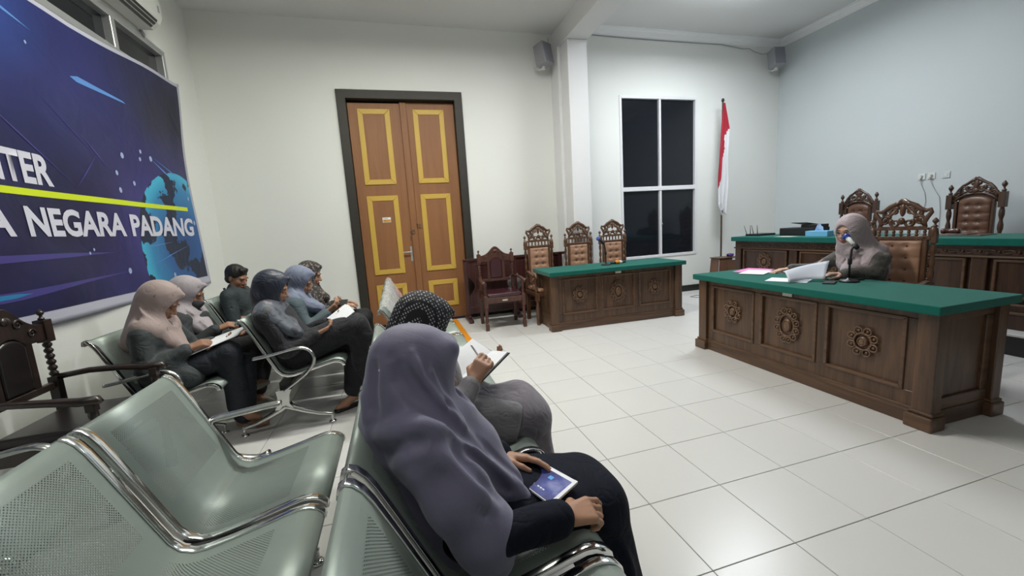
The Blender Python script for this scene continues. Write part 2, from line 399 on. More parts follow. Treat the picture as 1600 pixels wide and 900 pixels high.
st = MB(); st.box(-1.172, -1.063, YD - .0085, YD - .0068, 1.519, 1.556); st.box(-1.168, -1.10, YD - .0085, YD - .0068, 1.566, 1.571, 1); st.box(-1.145, -1.139, YD - .0095, YD - .0068, 1.525, 1.55, 1)
st.box(-1.128, -1.085, YD - .0095, YD - .0068, 1.532, 1.545, 2); st.build('sticker_print', [M['door_yellow'], M['black'], M['orange']], l1)

# ---------------------------------------------------------------- window in the back wall
wn = bpy.data.objects.new('window_1', None); C.objects.link(wn); wn['kind'] = 'structure'
Yw = YB + .03
f1 = MB(); f1.frame(WX0, WX1, WZ0, WZ1, .045, YB - .012, Yw + .05)
f1.box(3.385, 3.425, YB - .004, Yw + .05, WZ0 + .04, WZ1 - .04); f1.box(WX0 + .04, WX1 - .04, YB - .010, Yw + .05, 1.80, 1.87)
f1.build('window_frame', M['alu_white'], wn, bevel=.004)
for (x0, x1) in [(WX0 + .045, 3.385), (3.425, WX1 - .045)]:
    for (z0, z1) in [(WZ0 + .045, 1.80), (1.87, WZ1 - .045)]:
        MB().box(x0, x1, Yw + .01, Yw + .018, z0, z1).build('pane', M['glass_dark'], wn)
MB().box(3.41, 3.425, YB - .02, YB, 1.22, 1.25).build('window_latch', M['alu'], wn)
# ---------------------------------------------------------------- strip window above the banner
wn = bpy.data.objects.new('window_2', None); C.objects.link(wn); wn['kind'] = 'structure'
f1 = MB(); f1.frame(LY0, LY1, LZ0, LZ1, .06, XL - .09, XL + .015, 'yz')
muls = [.16, 1.02, 1.87]
for y in muls: f1.box(XL - .09, XL + .012, y - .03, y + .03, LZ0 + .05, LZ1 - .05)
f1.build('window_frame', M['alu'], wn, bevel=.004)
ed = [LY0 + .06] + sum([[y - .03, y + .03] for y in muls], []) + [LY1 - .06]
for k in range(0, len(ed), 2):
    MB().box(XL - .06, XL - .05, ed[k], ed[k + 1], LZ0 + .06, LZ1 - .06).build('pane', M['glass_dark'], wn)
    gq = MB()
    for z in (3.12, 3.17, 3.22, 3.27, 3.32): gq.box(XL - .14, XL - .13, ed[k] + .1, ed[k + 1] - .1, z, z + .012)
    gq.build('louvre', M['alu'], wn)
MB().box(XL - .24, XL - .20, LY0, LY1, LZ0, LZ1).build('window_backing', M['black'], wn)
# ================================================================ FURNITURE
def medallion(mb, cx, cz, rx, rz, y, petals=8, mi=0):
    # carved rosette standing proud of a panel at depth y (towards -y)
    n = 20
    mb.tube([(cx + rx * .62 * math.cos(2 * PI * k / n), y - .006, cz + rz * .62 * math.sin(2 * PI * k / n)) for k in range(n)], .007, 6, mi, closed=True)
    mb.ball((cx, y - .002, cz), (rx * .38, .018, rz * .38), 12, 6, mi)
    mb.tube([(cx + rx * .30 * math.cos(2 * PI * k / 12), y - .016, cz + rz * .30 * math.sin(2 * PI * k / 12)) for k in range(12)], .004, 5, mi, closed=True)
    for k in range(petals):
        t = 2 * PI * (k + .5) / petals; px, pz = cx + rx * .84 * math.cos(t), cz + rz * .84 * math.sin(t)
        q = 1.15 * min(.9 * PI * min(rx, rz) / petals, .021)
        mb.tube([(px + q * math.cos(t + a_), y - .008, pz + q * math.sin(t + a_)) for a_ in [k2 * PI / 4 for k2 in range(8)]], .0060, 5, mi, closed=True)
        mb.ball((px, y - .004, pz), (q * .45, .010, q * .45), 6, 4, mi)
def bench_front(root, panels, z0, z1, y, matv, math_, meds):
    # frame-and-panel front facing -y: frame ring mouldings, recessed panels, carved rosettes
    for i, (a, b) in enumerate(panels):
        MB().box(a, b, y + .014, y + .026, z0, z1).build('panel', matv, root)
        MB().frame(a - .004, b + .004, z0 - .004, z1 + .004, .022, y - .010, y + .016).build('panel_moulding', math_, root, bevel=.005, seg=2)
        mm = meds[i]
        if mm:
            md = MB(); medallion(md, (a + b) / 2, (z0 + z1) / 2 + mm[2], mm[0] * 1.05, mm[1] * 1.05, y + .008, mm[3]); md.build('rosette', M['rosette'], root)
def desk(name, label, loc, rz, W, D):
    t = thing(name, label, 'desk', loc, rz, 'green-topped carved desks')
    h = W / 2
    # local: front at y=0, body towards +y
    P = MB(); P.box(-h + .10, h - .10, .035, .075, .0, .105); P.box(-h + .10, h - .10, .030, .075, .0, .085); P.build('plinth', M['teak_x'], t, bevel=.006, seg=2)
    for sx in (-1, 1):
        for (y0, y1) in ((0, .115), (D - .115, D)):
            x0, x1 = sorted((sx * (h + .012), sx * (h - .125)))
            b = MB(); b.box(x0, x1, y0 - (.012 if y0 == 0 else 0), y1, 0, .085); b.box(x0 + .008, x1 - .008, y0 + .008, y1 - .008, .085, .105); b.build('plinth_block', M['teak_x'], t, bevel=.008, seg=2)
            MB().box(x0 + .018, x1 - .018, y0 + .018, y1 - .018, .10, .70).build('corner_post', M['teak'], t, bevel=.006, seg=2)
        # side: plinth rail, panel
        xs = sorted((sx * (h - .035), sx * (h - .06)))
        MB().box(xs[0] - .005, xs[1] + .005, .10, D - .10, 0, .10).build('side_plinth', M['teak_y'], t, bevel=.005)
        s = MB(); s.box(xs[0], xs[1], .09, D - .09, .10, .17); s.box(xs[0], xs[1], .09, D - .09, .64, .70); s.box(xs[0], xs[1], .09, .15, .17, .64); s.box(xs[0], xs[1], D - .15, D - .09, .17, .64)
        s.build('side_frame', M['teak_y'], t, bevel=.004)
        xi = sx * (h - .052)
        MB().box(min(xi, xi - sx * .01), max(xi, xi - sx * .01), .14, D - .14, .16, .65).build('side_panel', M['teak'], t)
    y = .045; pw = (W - .25 - .02) / 3; x = -h + .135; pans = []
    for k in range(3): pans.append((x + .035, x + pw - .035)); x += pw
    F = MB(); z0, z1 = .20, .65
    F.box(-h + .11, h - .11, y, y + .02, .10, z0); F.box(-h + .11, h - .11, y, y + .02, z1, .70)
    ed = [-h + .11] + [v for p_ in pans for v in p_] + [h - .11]
    for k in range(0, 8, 2): F.box(ed[k], ed[k + 1], y, y + .02, z0, z1)
    F.build('front_frame', M['teak'], t, bevel=.003)
    bench_front(t, pans, z0, z1, y, M['teak'], M['teak_x'], [(.082, .088, .01, 8), (.095, .135, .0, 12), (.082, .088, .01, 8)])
    tp = MB(); tp.box(-h - .02, h + .02, -.035, D + .03, .700, .752); tp.build('felt_top', M['felt'], t, bevel=.006, seg=2, label='dark green felt covered top')
    lb = MB(); lb.box(-.045, .045, y - .005, y, .657, .692); lb.box(-.040, .040, y - .0065, y - .005, .661, .688, 1); lb.build('name_plate', [M['pole'], M['label']], t, label='small cream plate')
    return t
desk('carved_desk', 'carved wooden desk with green top nearest the camera, with papers and microphone', (1.838, -.285, 0), -PI / 2 - math.radians(.5), 1.92, .64)
desk('carved_desk', 'carved wooden desk with green top by the tall window, three chairs behind it', (1.697, 1.895, 0), math.radians(-1.5), 1.89, .62)

# ---------------------------------------------------------------- judges' platform and bench
PF = .185
pm = MB(); pm.box(3.86, XR, -4.2, 2.75, 0, PF - .02); o = pm.build('trim_4', M['skirting']); o['kind'] = 'structure'
pm = MB(); pm.box(3.845, XR, -4.2, 2.76, PF - .02, PF); o = pm.build('trim_5', M['tile'], bevel=.003); o['kind'] = 'structure'
t = thing('judges_bench', 'long dark carved bench with green felt top on the platform', 'bench', (3.99, -.80, PF), -PI / 2)
W = 6.4; h = W / 2      # local x runs along world -y; front faces world -x
D = .62
MB().box(-h, h, .03, .08, 0, .13).build('plinth', M['darkteak'], t, bevel=.006)
MB().box(-h, h, .015, .05, .13, .155).build('base_moulding', M['teak_x'], t, bevel=.008, seg=2)
MB().box(-h, h, .02, .05, .205, .225).build('lower_moulding', M['teak_x'], t, bevel=.006, seg=2)
MB().box(-h, h, .035, .06, .155, .205).build('lower_board', M['darkteak'], t)
x = -h; step = .90; pans = []
k = 0
edges = []
while x < h - .2:
    MB().box(x, x + .11, .02, .07, .155, .70).build('pilaster', M['darkteak'], t, bevel=.008, seg=2)
    pans.append((x + .15, x + step - .04)); x += step
pans = [p_ for p_ in pans if p_[1] < h]
F = MB(); F.box(-h, h, .060, .080, .22, .70); F.build('front_board', M['darkteak'], t)
bench_front(t, pans, .27, .60, .031, M['darkteak'], M['teak_x'], [(.10, .11, 0, 10)] * len(pans))
MB().box(-h - .01, h, .0, .08, .615, .632).build('cornice_rail', M['teak_x'], t, bevel=.005, seg=2)
cr = MB()
for k in range(int(W / .12)):
    cx = -h + .06 + k * .12
    cr.tube([(cx + .04 * math.cos(a_), .018, .668 + .016 * math.sin(a_)) for a_ in [j * PI / 5 for j in range(9)]], .006, 5)
    cr.ball((cx + .06, .018, .668), (.012, .012, .014), 6, 4)
cr.build('carved_frieze', M['darkteak'], t)
MB().box(-h, h, .025, .05, .632, .725).build('frieze_board', M['darkteak'], t)
for xs in (-h + .005, h - .045): MB().box(xs, xs + .04, .06, D - .02, 0, .725).build('end_panel', M['darkteak'], t, bevel=.004)
MB().box(-h - .03, h, -.035, D + .06, .725, .79).build('felt_top', M['felt'], t, bevel=.006, seg=2, label='dark green felt covered top')

# ---------------------------------------------------------------- carved chairs
def spiral(mb, cx, cz, r, t0, turns, y, s=1, rad=.012, taper=.5, n=18):
    mb.tube([(cx + s * r * (1 - .8 * k / n) * math.cos(t0 + turns * 2 * PI * k / n), y, cz + r * (1 - .8 * k / n) * math.sin(t0 + turns * 2 * PI * k / n)) for k in range(n + 1)],
            [rad * (1 - taper * k / n) for k in range(n + 1)], 6, 0)
def turned(z0, z1, r, rings=5, spiralled=False):
    # turned-post profile with bulbs
    pr = [(r * .9, z0)]; L = (z1 - z0)
    for k in range(rings):
        a_ = z0 + L * k / rings; q = L / rings
        pr += [(r * .62, a_ + q * .05), (r * 1.0, a_ + q * .35), (r * 1.0, a_ + q * .65), (r * .62, a_ + q * .95)]
    pr.append((r * .9, z1)); return pr
def finial(mb, x, y, z, r, hgt):
    mb.lathe([(r * .8, 0), (r * 1.15, hgt * .12), (r * .5, hgt * .25), (r * .45, hgt * .38), (r * 1.1, hgt * .55), (r * 1.25, hgt * .7), (r * .9, hgt * .82), (r * .6, hgt * .86), (r * .55, hgt * .93), (r * .15, hgt)], (x, y, z), 12)
def tufted(root, name, x0, x1, z0, z1, y, cols, rows, mat, M4=None, depth=.024, arch=0, bname='button', bmat=None):
    # padded panel facing -y with button dimples
    nx, nz = 22, max(14, rows * 8); mb = MB(); vs = []; bx = [(x0 + (x1 - x0) * (i + 1) / (cols + 1)) for i in range(cols)]
    dz = (z1 - z0) / rows; bz = [z0 + dz * (j + .5) for j in range(rows)]
    for j in range(nz + 1):
        for i in range(nx + 1):
            u, v = i / nx, j / nz; x = x0 + (x1 - x0) * u
            zt = z1 + arch * (1 - (2 * u - 1) ** 2) ** .6 if arch else z1
            z = z0 + (zt - z0) * v
            e = min(u, 1 - u) * (x1 - x0); e2 = min(v, 1 - v) * (zt - z0)
            hh = depth * (1 - math.exp(-e / .02)) * (1 - math.exp(-e2 / .02))
            for a_ in bx:
                for b_ in bz:
                    d2 = (x - a_) ** 2 + (z - b_) ** 2; hh -= depth * .75 * math.exp(-d2 / .0007)
            for b_ in bz: hh -= depth * .18 * math.exp(-((z - b_) / .012) ** 2)
            vs.append((x, y - hh, z))
    fs = [(j * (nx + 1) + i, j * (nx + 1) + i + 1, (j + 1) * (nx + 1) + i + 1, (j + 1) * (nx + 1) + i) for j in range(nz) for i in range(nx)]
    mb.add(vs, fs, 0, True)
    o = mb.build(name, mat, root, fixn=False)
    s_ = o.modifiers.new('thick', 'SOLIDIFY'); s_.thickness = .008; s_.offset = -1
    p = None
    for a_ in bx:
        for b_ in bz:
            if p is None: p = MB().ball((0, 0, 0), (.008, .005, .008), 8, 4).build(bname, M['tan_dark'], o); p.location = (a_, y - depth * .30, b_)
            else: q = p.copy(); C.objects.link(q); q.parent = o; q.location = (a_, y - depth * .30, b_)
    return o
def leg_set(t, wx, dy, sz, mat, style='turned'):
    for sx in (-1, 1):
        for yy in (0, dy):
            if style == 'turned' and yy == 0:
                mb = MB(); mb.lathe([(.020, 0), (.026, .03), (.016, .06), (.024, .12), (.028, .2), (.018, .28), (.028, .31)], (sx * wx, yy, 0), 12)
                mb.box(sx * wx - .027, sx * wx + .027, yy - .027, yy + .027, .30, sz + .0)
            else:
                mb = MB(); mb.box(sx * wx - .024, sx * wx + .024, yy - .024, yy + .024, 0, sz)
            mb.build('leg', mat, t, bevel=.004)
def chair_a(label, loc, rz, group='carved chairs with tan tufted backs'):
    # local: front faces -y, origin under seat centre
    t = thing('carved_armchair', label, 'chair', loc, rz, group); wd = M['chairwood']
    leg_set_y = .21
    for sx in (-1, 1):
        mb = MB(); mb.lathe([(.022, 0), (.028, .03), (.017, .06), (.025, .13), (.030, .22), (.018, .30), (.028, .33)], (sx * .235, -.22, 0), 12); mb.box(sx * .235 - .028, sx * .235 + .028, -.248, -.192, .33, .44)
        mb.build('leg', wd, t, bevel=.004)
        MB().box(sx * .205 - .024, sx * .205 + .024, .19, .238, 0, .44).build('leg', wd, t, bevel=.004)
        # back post: turned, with carved shoulder and finial
        mb = MB(); mb.box(sx * .205 - .022, sx * .205 + .022, .195, .235, .44, .60); mb.lathe(turned(.60, 1.00, .019, 4), (sx * .205, .215, 0), 12)
        mb.box(sx * .205 - .021, sx * .205 + .021, .195, .235, 1.0, 1.09); mb.ball((sx * .200, .213, 1.085), (.032, .024, .055), 10, 6)
        finial(mb, sx * .207, .215, 1.125, .016, .075); mb.build('back_post', wd, t, bevel=.004)
        # arm with scroll end and turned support
        mb = MB(); mb.tube([(sx * .215, .20, .68), (sx * .235, .08, .705), (sx * .25, -.06, .69), (sx * .25, -.18, .665), (sx * .25, -.235, .675), (sx * .25, -.262, .655), (sx * .25, -.25, .63)], [.02, .021, .023, .026, .026, .022, .014], 10, flat=.8)
        mb.build('armrest', wd, t)
        mb = MB(); mb.lathe(turned(.44, .66, .019, 3), (sx * .24, -.20, 0), 12)
        mb.build('arm_support', wd, t)
        for q in range(3): mq = MB(); spiral(mq, sx * .235, .50 + .06 * q, .035, 0, 1.2, -.02 - .06 * q, sx, .007); mq.build('arm_scroll', wd, t)
    s = MB(); s.box(-.24, .24, -.235, .22, .385, .44); s.build('seat_rail', wd, t, bevel=.006)
    tuf = MB(); tuf.box(-.215, .215, -.235, .19, .44, .50); tuf.build('seat', M['tan'], t, bevel=.03, seg=4)
    # back frame, leather panel
    b = MB(); b.box(-.175, -.145, .19, .225, .50, 1.06); b.box(.145, .175, .19, .225, .50, 1.06); b.box(-.195, .195, .19, .225, 1.025, 1.055); b.box(-.175, .175, .19, .225, .50, .545); b.box(-.15, .15, .205, .225, .54, 1.03)
    b.box(-.205, -.17, .20, .222, .62, .66); b.box(.17, .205, .20, .222, .62, .66)
    b.build('back_frame', wd, t, bevel=.005)
    tufted(t, 'backrest', -.145, .145, .545, 1.025, .200, 2, 5, M['tan'])
    g = MB(); g.box(-.175, .175, .195, .222, 1.105, 1.125)
    for k in range(7): g.lathe([(.008, 0), (.014, .012), (.008, .025), (.014, .038), (.008, .052)], (-.15 + .05 * k, .21, 1.054), 8)
    g.build('spindle_gallery', wd, t, bevel=.003)
    c = MB(); y = .21
    for sx in (-1, 1):
        pts = [(-.150, 1.13), (-.143, 1.165), (-.158, 1.205), (-.182, 1.245), (-.178, 1.268), (-.150, 1.258), (-.118, 1.268), (-.085, 1.300), (-.045, 1.318), (0, 1.342)]
        c.tube([(sx * a_, y, b_) for a_, b_ in pts], [.012, .013, .014, .013, .011, .013, .016, .016, .017, .020], 8, flat=1.2)
        spiral(c, sx * -.112, 1.185, .040, .5, 1.4, y, sx, .013); spiral(c, sx * -.100, 1.245, .030, -1.0, 1.3, y, -sx, .012); spiral(c, sx * -.045, 1.165, .036, 2.2, 1.4, y, sx, .013); spiral(c, sx * -.050, 1.262, .034, .6, 1.4, y, sx, .012)
        c.tube([(sx * -.145, y, 1.14), (sx * -.09, y, 1.215), (sx * -.02, y, 1.30)], .011, 6)
    c.ball((0, y, 1.27), (.022, .016, .055), 10, 6); c.ball((0, y - .01, 1.18), (.025, .014, .03), 10, 6); c.ball((0, y, 1.335), (.02, .014, .018), 8, 5)
    c.box(-.158, .158, y - .014, y + .014, 1.118, 1.136)
    c.build('carved_crest', wd, t)
    return t
ca = chair_a('tufted carved chair leftmost of the three behind the window desk', (.95, 2.60, 0), math.radians(3))
def redo(o, label, loc, rz):
    c = copy_tree(o); c['label'] = label; c.location = loc; c.rotation_euler = (0, 0, rz); return c
redo(ca, 'tufted carved chair in the middle of the three behind the window desk', (1.565, 2.60, 0), math.radians(1))
redo(ca, 'tufted carved chair behind the microphone, nearest the window', (2.12, 2.60, 0), math.radians(-2))
redo(ca, 'tufted carved chair behind the speaking woman at the near desk', (2.80, -.36, 0), -PI / 2 + math.radians(6))

def chair_judge(label, loc, rz):
    t = thing('judge_chair', label, 'chair', loc, rz, 'dark tufted chairs behind the judges bench'); wd = M['darkteak']
    for sx in (-1, 1):
        for yy in (-.24, .22): MB().box(sx * .24 - .028, sx * .24 + .028, yy - .028, yy + .028, 0, .44).build('leg', wd, t, bevel=.004)
        mb = MB(); mb.lathe(turned(.44, 1.04, .024, 4), (sx * .225, .22, 0), 12); mb.box(sx * .225 - .028, sx * .225 + .028, .19, .25, 1.03, 1.20); finial(mb, sx * .225, .22, 1.20, .019, .12); mb.build('back_post', wd, t, bevel=.005)
        mb = MB(); mb.tube([(sx * .24, .2, .70), (sx * .26, 0, .72), (sx * .26, -.2, .70), (sx * .26, -.26, .68)], [.022, .024, .028, .02], 10); mb.lathe(turned(.44, .69, .02, 2), (sx * .25, -.21, 0), 10); mb.build('armrest', wd, t)
    MB().box(-.25, .25, -.25, .23, .38, .44).build('seat_rail', wd, t, bevel=.005)
    MB().box(-.22, .22, -.25, .19, .44, .51).build('seat', M['tan_dark'], t, bevel=.03, seg=4)
    b = MB(); b.box(-.175, -.145, .195, .235, .5, 1.12); b.box(.145, .175, .195, .235, .5, 1.12); b.box(-.15, .15, .22, .235, .52, 1.20); b.box(-.2, .2, .2, .23, .50, .55)
    b.build('back_frame', wd, t, bevel=.005)
    tufted(t, 'backrest', -.145, .145, .55, 1.11, .215, 2, 6, M['tan_dark'], arch=.06)
    c = MB(); y = .215
    for sx in (-1, 1):
        pts = [(-.225, 1.15), (-.20, 1.17), (-.175, 1.20), (-.15, 1.25), (-.115, 1.295), (-.08, 1.315), (-.04, 1.345), (0, 1.37)]
        c.tube([(sx * a_, y, b_) for a_, b_ in pts], [.014, .014, .013, .013, .013, .013, .014, .02], 8, flat=1.2)
        pts = [(-.20, 1.10), (-.15, 1.155), (-.08, 1.195), (0, 1.205)]
        c.tube([(sx * a_, y, b_) for a_, b_ in pts], .014, 8, flat=1.2)
        spiral(c, sx * -.155, 1.19, .035, .5, 1.4, y, sx, .015); spiral(c, sx * -.10, 1.245, .045, -1.0, 1.5, y, -sx, .015); spiral(c, sx * -.045, 1.255, .04, 2.2, 1.4, y, sx, .015)
        c.tube([(sx * -.19, y, 1.14), (sx * -.12, y, 1.21), (sx * -.03, y, 1.25)], .014, 6)
        c.ball((sx * -.03, y, 1.315), (.02, .014, .025), 8, 5)
    c.ball((0, y, 1.30), (.03, .018, .07), 10, 6); c.ball((0, y - .006, 1.235), (.03, .014, .03), 10, 6)
    c.build('carved_crest', wd, t)
    return t
cj = chair_judge('dark tufted judge chair on the right, behind the gavel', (5.22, .40, PF), -PI / 2)
redo(cj, 'dark tufted judge chair partly hidden behind the speaking woman', (5.22, 1.64, PF), -PI / 2)

def chair_c(name, label, loc, rz, wd, lea, posttwist=True):
    t = thing(name, label, 'chair', loc, rz)
    for sx in (-1, 1):
        # front leg runs up to carry the arm
        mb = MB(); mb.box(sx * .255 - .024, sx * .255 + .024, -.255, -.207, 0, .10); mb.lathe([(.020, .10), (.026, .13), (.020, .18), (.022, .26), (.027, .30)], (sx * .255, -.23, 0), 12)
        mb.box(sx * .255 - .026, sx * .255 + .026, -.256, -.204, .30, .46); mb.build('leg', wd, t, bevel=.004)
        mb = MB(); mb.box(sx * .245 - .022, sx * .245 + .022, .203, .25, 0, .50); mb.build('leg', wd, t, bevel=.004)
        mb = MB(); mb.lathe(turned(.46, .60, .02, 2), (sx * .255, -.23, 0), 12); mb.box(sx * .255 - .02, sx * .255 + .02, -.25, -.21, .58, .635); mb.build('arm_support', wd, t, bevel=.003)
        mb = MB(); mb.box(sx * .235 - .022, sx * .235 + .022, .205, .25, .50, .66); mb.lathe(turned(.66, .86, .020, 6), (sx * .235, .227, 0), 12); mb.box(sx * .235 - .026, sx * .235 + .026, .20, .254, .86, .985); finial(mb, sx * .235, .227, .985, .014, .06); mb.build('back_post', wd, t, bevel=.004)
        mb = MB(); mb.tube([(sx * .24, .21, .655), (sx * .26, .08, .665), (sx * .275, -.08, .655), (sx * .275, -.2, .64), (sx * .275, -.27, .642), (sx * .272, -.285, .625)], [.022, .022, .024, .028, .026, .014], 10, flat=.75); mb.build('armrest', wd, t)
    MB().box(-.25, .25, -.245, .22, .36, .435).build('seat_rail', wd, t, bevel=.005)
    MB().box(-.232, .232, -.25, .20, .435, .49).build('seat', lea, t, bevel=.026, seg=4)
    MB().box(-.035, .035, -.249, -.245, .385, .402).build('name_plate', M['label'], t)
    MB().box(-.20, .20, .21, .24, .595, .635).build('lower_rail', wd, t, bevel=.005)
    b = MB(); b.box(-.125, -.085, .21, .243, .63, .93); b.box(.085, .125, .21, .243, .63, .93); b.box(-.09, .09, .228, .24, .63, .93)
    top = []; n = 24
    for k in range(n + 1):
        u = -1 + 2 * k / n; top.append((u * .215, .93 + .05 + .09 * math.exp(-(u / .42) ** 2) + .015 * math.cos(u * PI)))
    bot = [(u * .215, .875 + (.05 * (1 - (u / .42) ** 2) if abs(u) < .42 else 0)) for u in [1 - 2 * k / n for k in range(n + 1)]]
    b.prism(top + bot, .208, .243, 'xz')
    b.build('back_frame', wd, t, bevel=.004)
    c = MB()
    for sx in (-1, 1): spiral(c, sx * .06, .99, .03, 0, 1.3, .206, sx, .006); spiral(c, sx * .13, .93, .025, 0, 1.3, .206, sx, .006)
    c.ball((0, .206, 1.02), (.03, .01, .022), 8, 5); c.build('carved_crest', wd, t)
    # slim padded back
    tp = MB(); n = 16; pl = [(-.082, .64), (.082, .64)] + [(.082 * math.cos(PI * k / n), .86 + .06 * math.sin(PI * k / n)) for k in range(n + 1)]
    tp.prism(pl, .205, .232, 'xz'); tp.build('backrest', lea, t, bevel=.012, seg=3)
    return t
chair_c('wooden_armchair', 'red-brown wooden armchair with maroon leather seat beside the door', (.29, 2.63, 0), math.radians(-2), M['redwood'], M['maroon'])
chair_c('wooden_armchair', 'very dark wooden armchair half out of frame by the left wall', (-2.73, -.12, 0), math.radians(89), M['blackwood'], M['blackleather'])

# ---------------------------------------------------------------- low dark railing behind the chairs
t = thing('wooden_railing', 'dark maroon wooden railing panel standing along the wall by the door', 'railing', (0, 3.16, 0), 0)
R0, R1 = -.12, 1.485
MB().box(R0, R1, -.03, .03, .875, .915).build('top_rail', M['maroonwood'], t, bevel=.006)
MB().box(R0, R1, -.02, .02, .10, .20).build('bottom_rail', M['maroonwood'], t, bevel=.005)
for x in (R0, .62, 1.37): 
    MB().box(x, x + .06, -.03, .03, .0, .90).build('post', M['maroonwood'], t, bevel=.005)
    f = MB(); f.box(x - .005, x + .065, -.24, .20, .0, .05); f.box(x + .005, x + .055, -.12, .10, .05, .09); f.build('foot', M['maroonwood'], t, bevel=.015, seg=2)
for (a_, b_) in [(R0 + .06, .62), (.68, 1.37)]:
    cx = (a_ + b_) / 2; wv = (b_ - a_) / 2
    # shaped panel with round cut-outs left and right
    def ring(u0, s):
        return [(u0 + s * .07 * math.cos(t_), .55 + .07 * math.sin(t_)) for t_ in [-PI / 2 + PI * k / 10 for k in range(11)]]
    pl = [(a_, .20), (b_, .20), (b_, .36)] + [(b_ - .09 * math.sin(PI * k / 8), .36 + .30 * k / 8) for k in range(1, 8)] + [(b_, .66), (b_, .88), (a_, .88), (a_, .66)] + [(a_ + .09 * math.sin(PI * k / 8), .66 - .30 * k / 8) for k in range(1, 8)] + [(a_, .36)]
    MB().prism(pl, -.010, .010, 'xz').build('panel', M['maroonwood'], t)
    MB().frame(a_ + .10, b_ - .10, .25, .83, .02, -.018, -.008).build('panel_moulding', M['maroonwood'], t, bevel=.004)

# ================================================================ PERFORATED STEEL BENCHES
PROF = [(-.262, .790), (-.258, .812), (-.248, .818), (-.235, .812), (-.218, .795), (-.200, .765), (-.165, .69), (-.12, .59), (-.075, .49), (-.050, .435), (-.025, .405), (.01, .390), (.045, .390),
        (.12, .405), (.20, .424), (.27, .442), (.315, .452), (.345, .450), (.370, .440), (.385, .425), (.388, .408)]
def seat_mesh(width=.462):
    mb = MB(); L = [0]
    for k in range(1, len(PROF)): L.append(L[-1] + math.dist(PROF[k], PROF[k - 1]))
    nx = 2; vs = []
    for k, (x, z) in enumerate(PROF):
        for i in range(nx + 1): vs.append((x, -width / 2 + width * i / nx, z))
    fs = [(k * (nx + 1) + i, k * (nx + 1) + i + 1, (k + 1) * (nx + 1) + i + 1, (k + 1) * (nx + 1) + i) for k in range(len(PROF) - 1) for i in range(nx)]
    mb.add(vs, fs, 0, True)
    for k in range(len(PROF)):
        for i in range(nx + 1): mb.uv[k * (nx + 1) + i] = (width * i / nx, L[k])
    me = mb.build('seat_panel', M['steel'], None, fixn=False)
    me.modifiers.new('thick', 'SOLIDIFY').thickness = .0015
    return me
def strip(y0, y1, off=.0, th=.010):
    # flat chrome channel following the seat profile
    mb = MB(); P = PROF; vs = []
    for k, (x, z) in enumerate(P):
        a_ = P[max(k - 1, 0)]; b_ = P[min(k + 1, len(P) - 1)]; dx, dz = b_[0] - a_[0], b_[1] - a_[1]; l = math.hypot(dx, dz); nx_, nz_ = -dz / l, dx / l
        vs += [(x + nx_ * off, y0, z + nz_ * off), (x + nx_ * off, y1, z + nz_ * off), (x - nx_ * (th - off), y1, z - nz_ * (th - off)), (x - nx_ * (th - off), y0, z - nz_ * (th - off))]
    # nx points up/out for this profile direction
    fs = []
    for k in range(len(P) - 1):
        for i in range(4): j = (i + 1) % 4; fs.append((k * 4 + i, k * 4 + j, (k + 1) * 4 + j, (k + 1) * 4 + i))
    fs.append((0, 1, 2, 3)); n = (len(P) - 1) * 4; fs.append((n + 3, n + 2, n + 1, n))
    mb.add(vs, fs, 0, True); return mb
SEAT = seat_mesh(); RAIL = strip(-.0125, .0125, .007, .020).build('seat_rail', M['chrome'], None, bevel=.003, seg=2, smooth=True)
used_proto = {'s': False, 'r': False}
def inst(pr, key, parent, loc):
    if not used_proto[key]: used_proto[key] = True; o = pr
    else: o = pr.copy(); C.objects.link(o)
    o.parent = parent; o.location = loc; return o
def arm_loop(parent, y, flip=False):
    s = -1 if flip else 1
    if not flip:
        pts = [(-.185, .545), (-.12, .552), (-.04, .565), (.06, .582), (.125, .585), (.175, .56), (.198, .51), (.185, .455), (.14, .40), (.08, .355), (.02, .315), (-.02, .29)]
    else:
        pts = [(.145, .620), (.10, .618), (.02, .610), (-.06, .602), (-.11, .598), (-.150, .580), (-.165, .54), (-.150, .49), (-.11, .44), (-.04, .40), (.03, .385), (.07, .40)]
    P = [Vector((a_, y, b_)) for a_, b_ in pts]
    mb = MB()
    # smooth the path
    Q = []
    for k in range(len(P) - 1):
        p0, p1, p2, p3 = P[max(k - 1, 0)], P[k], P[k + 1], P[min(k + 2, len(P) - 1)]
        for q in range(4):
            t_ = q / 4; Q.append(.5 * ((2 * p1) + (p2 - p0) * t_ + (2 * p0 - 5 * p1 + 4 * p2 - p3) * t_ * t_ + (3 * p1 - p0 - 3 * p2 + p3) * t_ ** 3))
    Q.append(P[-1])
    mb.tube(Q, .0125, 12, up=Vector((0, 1, 0)), flat=1.0)
    for v in range(len(mb.v)):
        x, yy, z = mb.v[v]; mb.v[v] = (x, y + (yy - y) * 1.75, z)
    return mb.build('armrest', M['castalu'], parent)
def leg_frame(parent, y):
    mb = MB()
    mb.prism([(-.075, .30), (.03, .30), (.012, .26), (.005, .20), (.03, .16), (-.095, .16), (-.07, .20), (-.068, .26)], y - .022, y + .022, 'xz')
    for s, xe in ((1, .265), (-1, -.305)):
        mb.tube([(-.03, y, .178), (.04 * s - .02, y, .155), (.12 * s - .02, y, .115), (.20 * s - .02, y, .082), (xe, y, .062), (xe + s * .006, y, .055)], [.026, .024, .019, .015, .013, .012], 10, flat=1.0)
        mb.lathe([(.011, .012), (.011, .06)], (xe, y, 0), 10)
    o = mb.build('leg', M['castalu'], parent, bevel=.006, seg=2)
    for xe in (.265, -.305): MB().lathe([(.026, 0), (.028, .006), (.022, .014), (.010, .018)], (xe, y, .0), 14).build('foot_pad', M['chrome'], o)
    return o
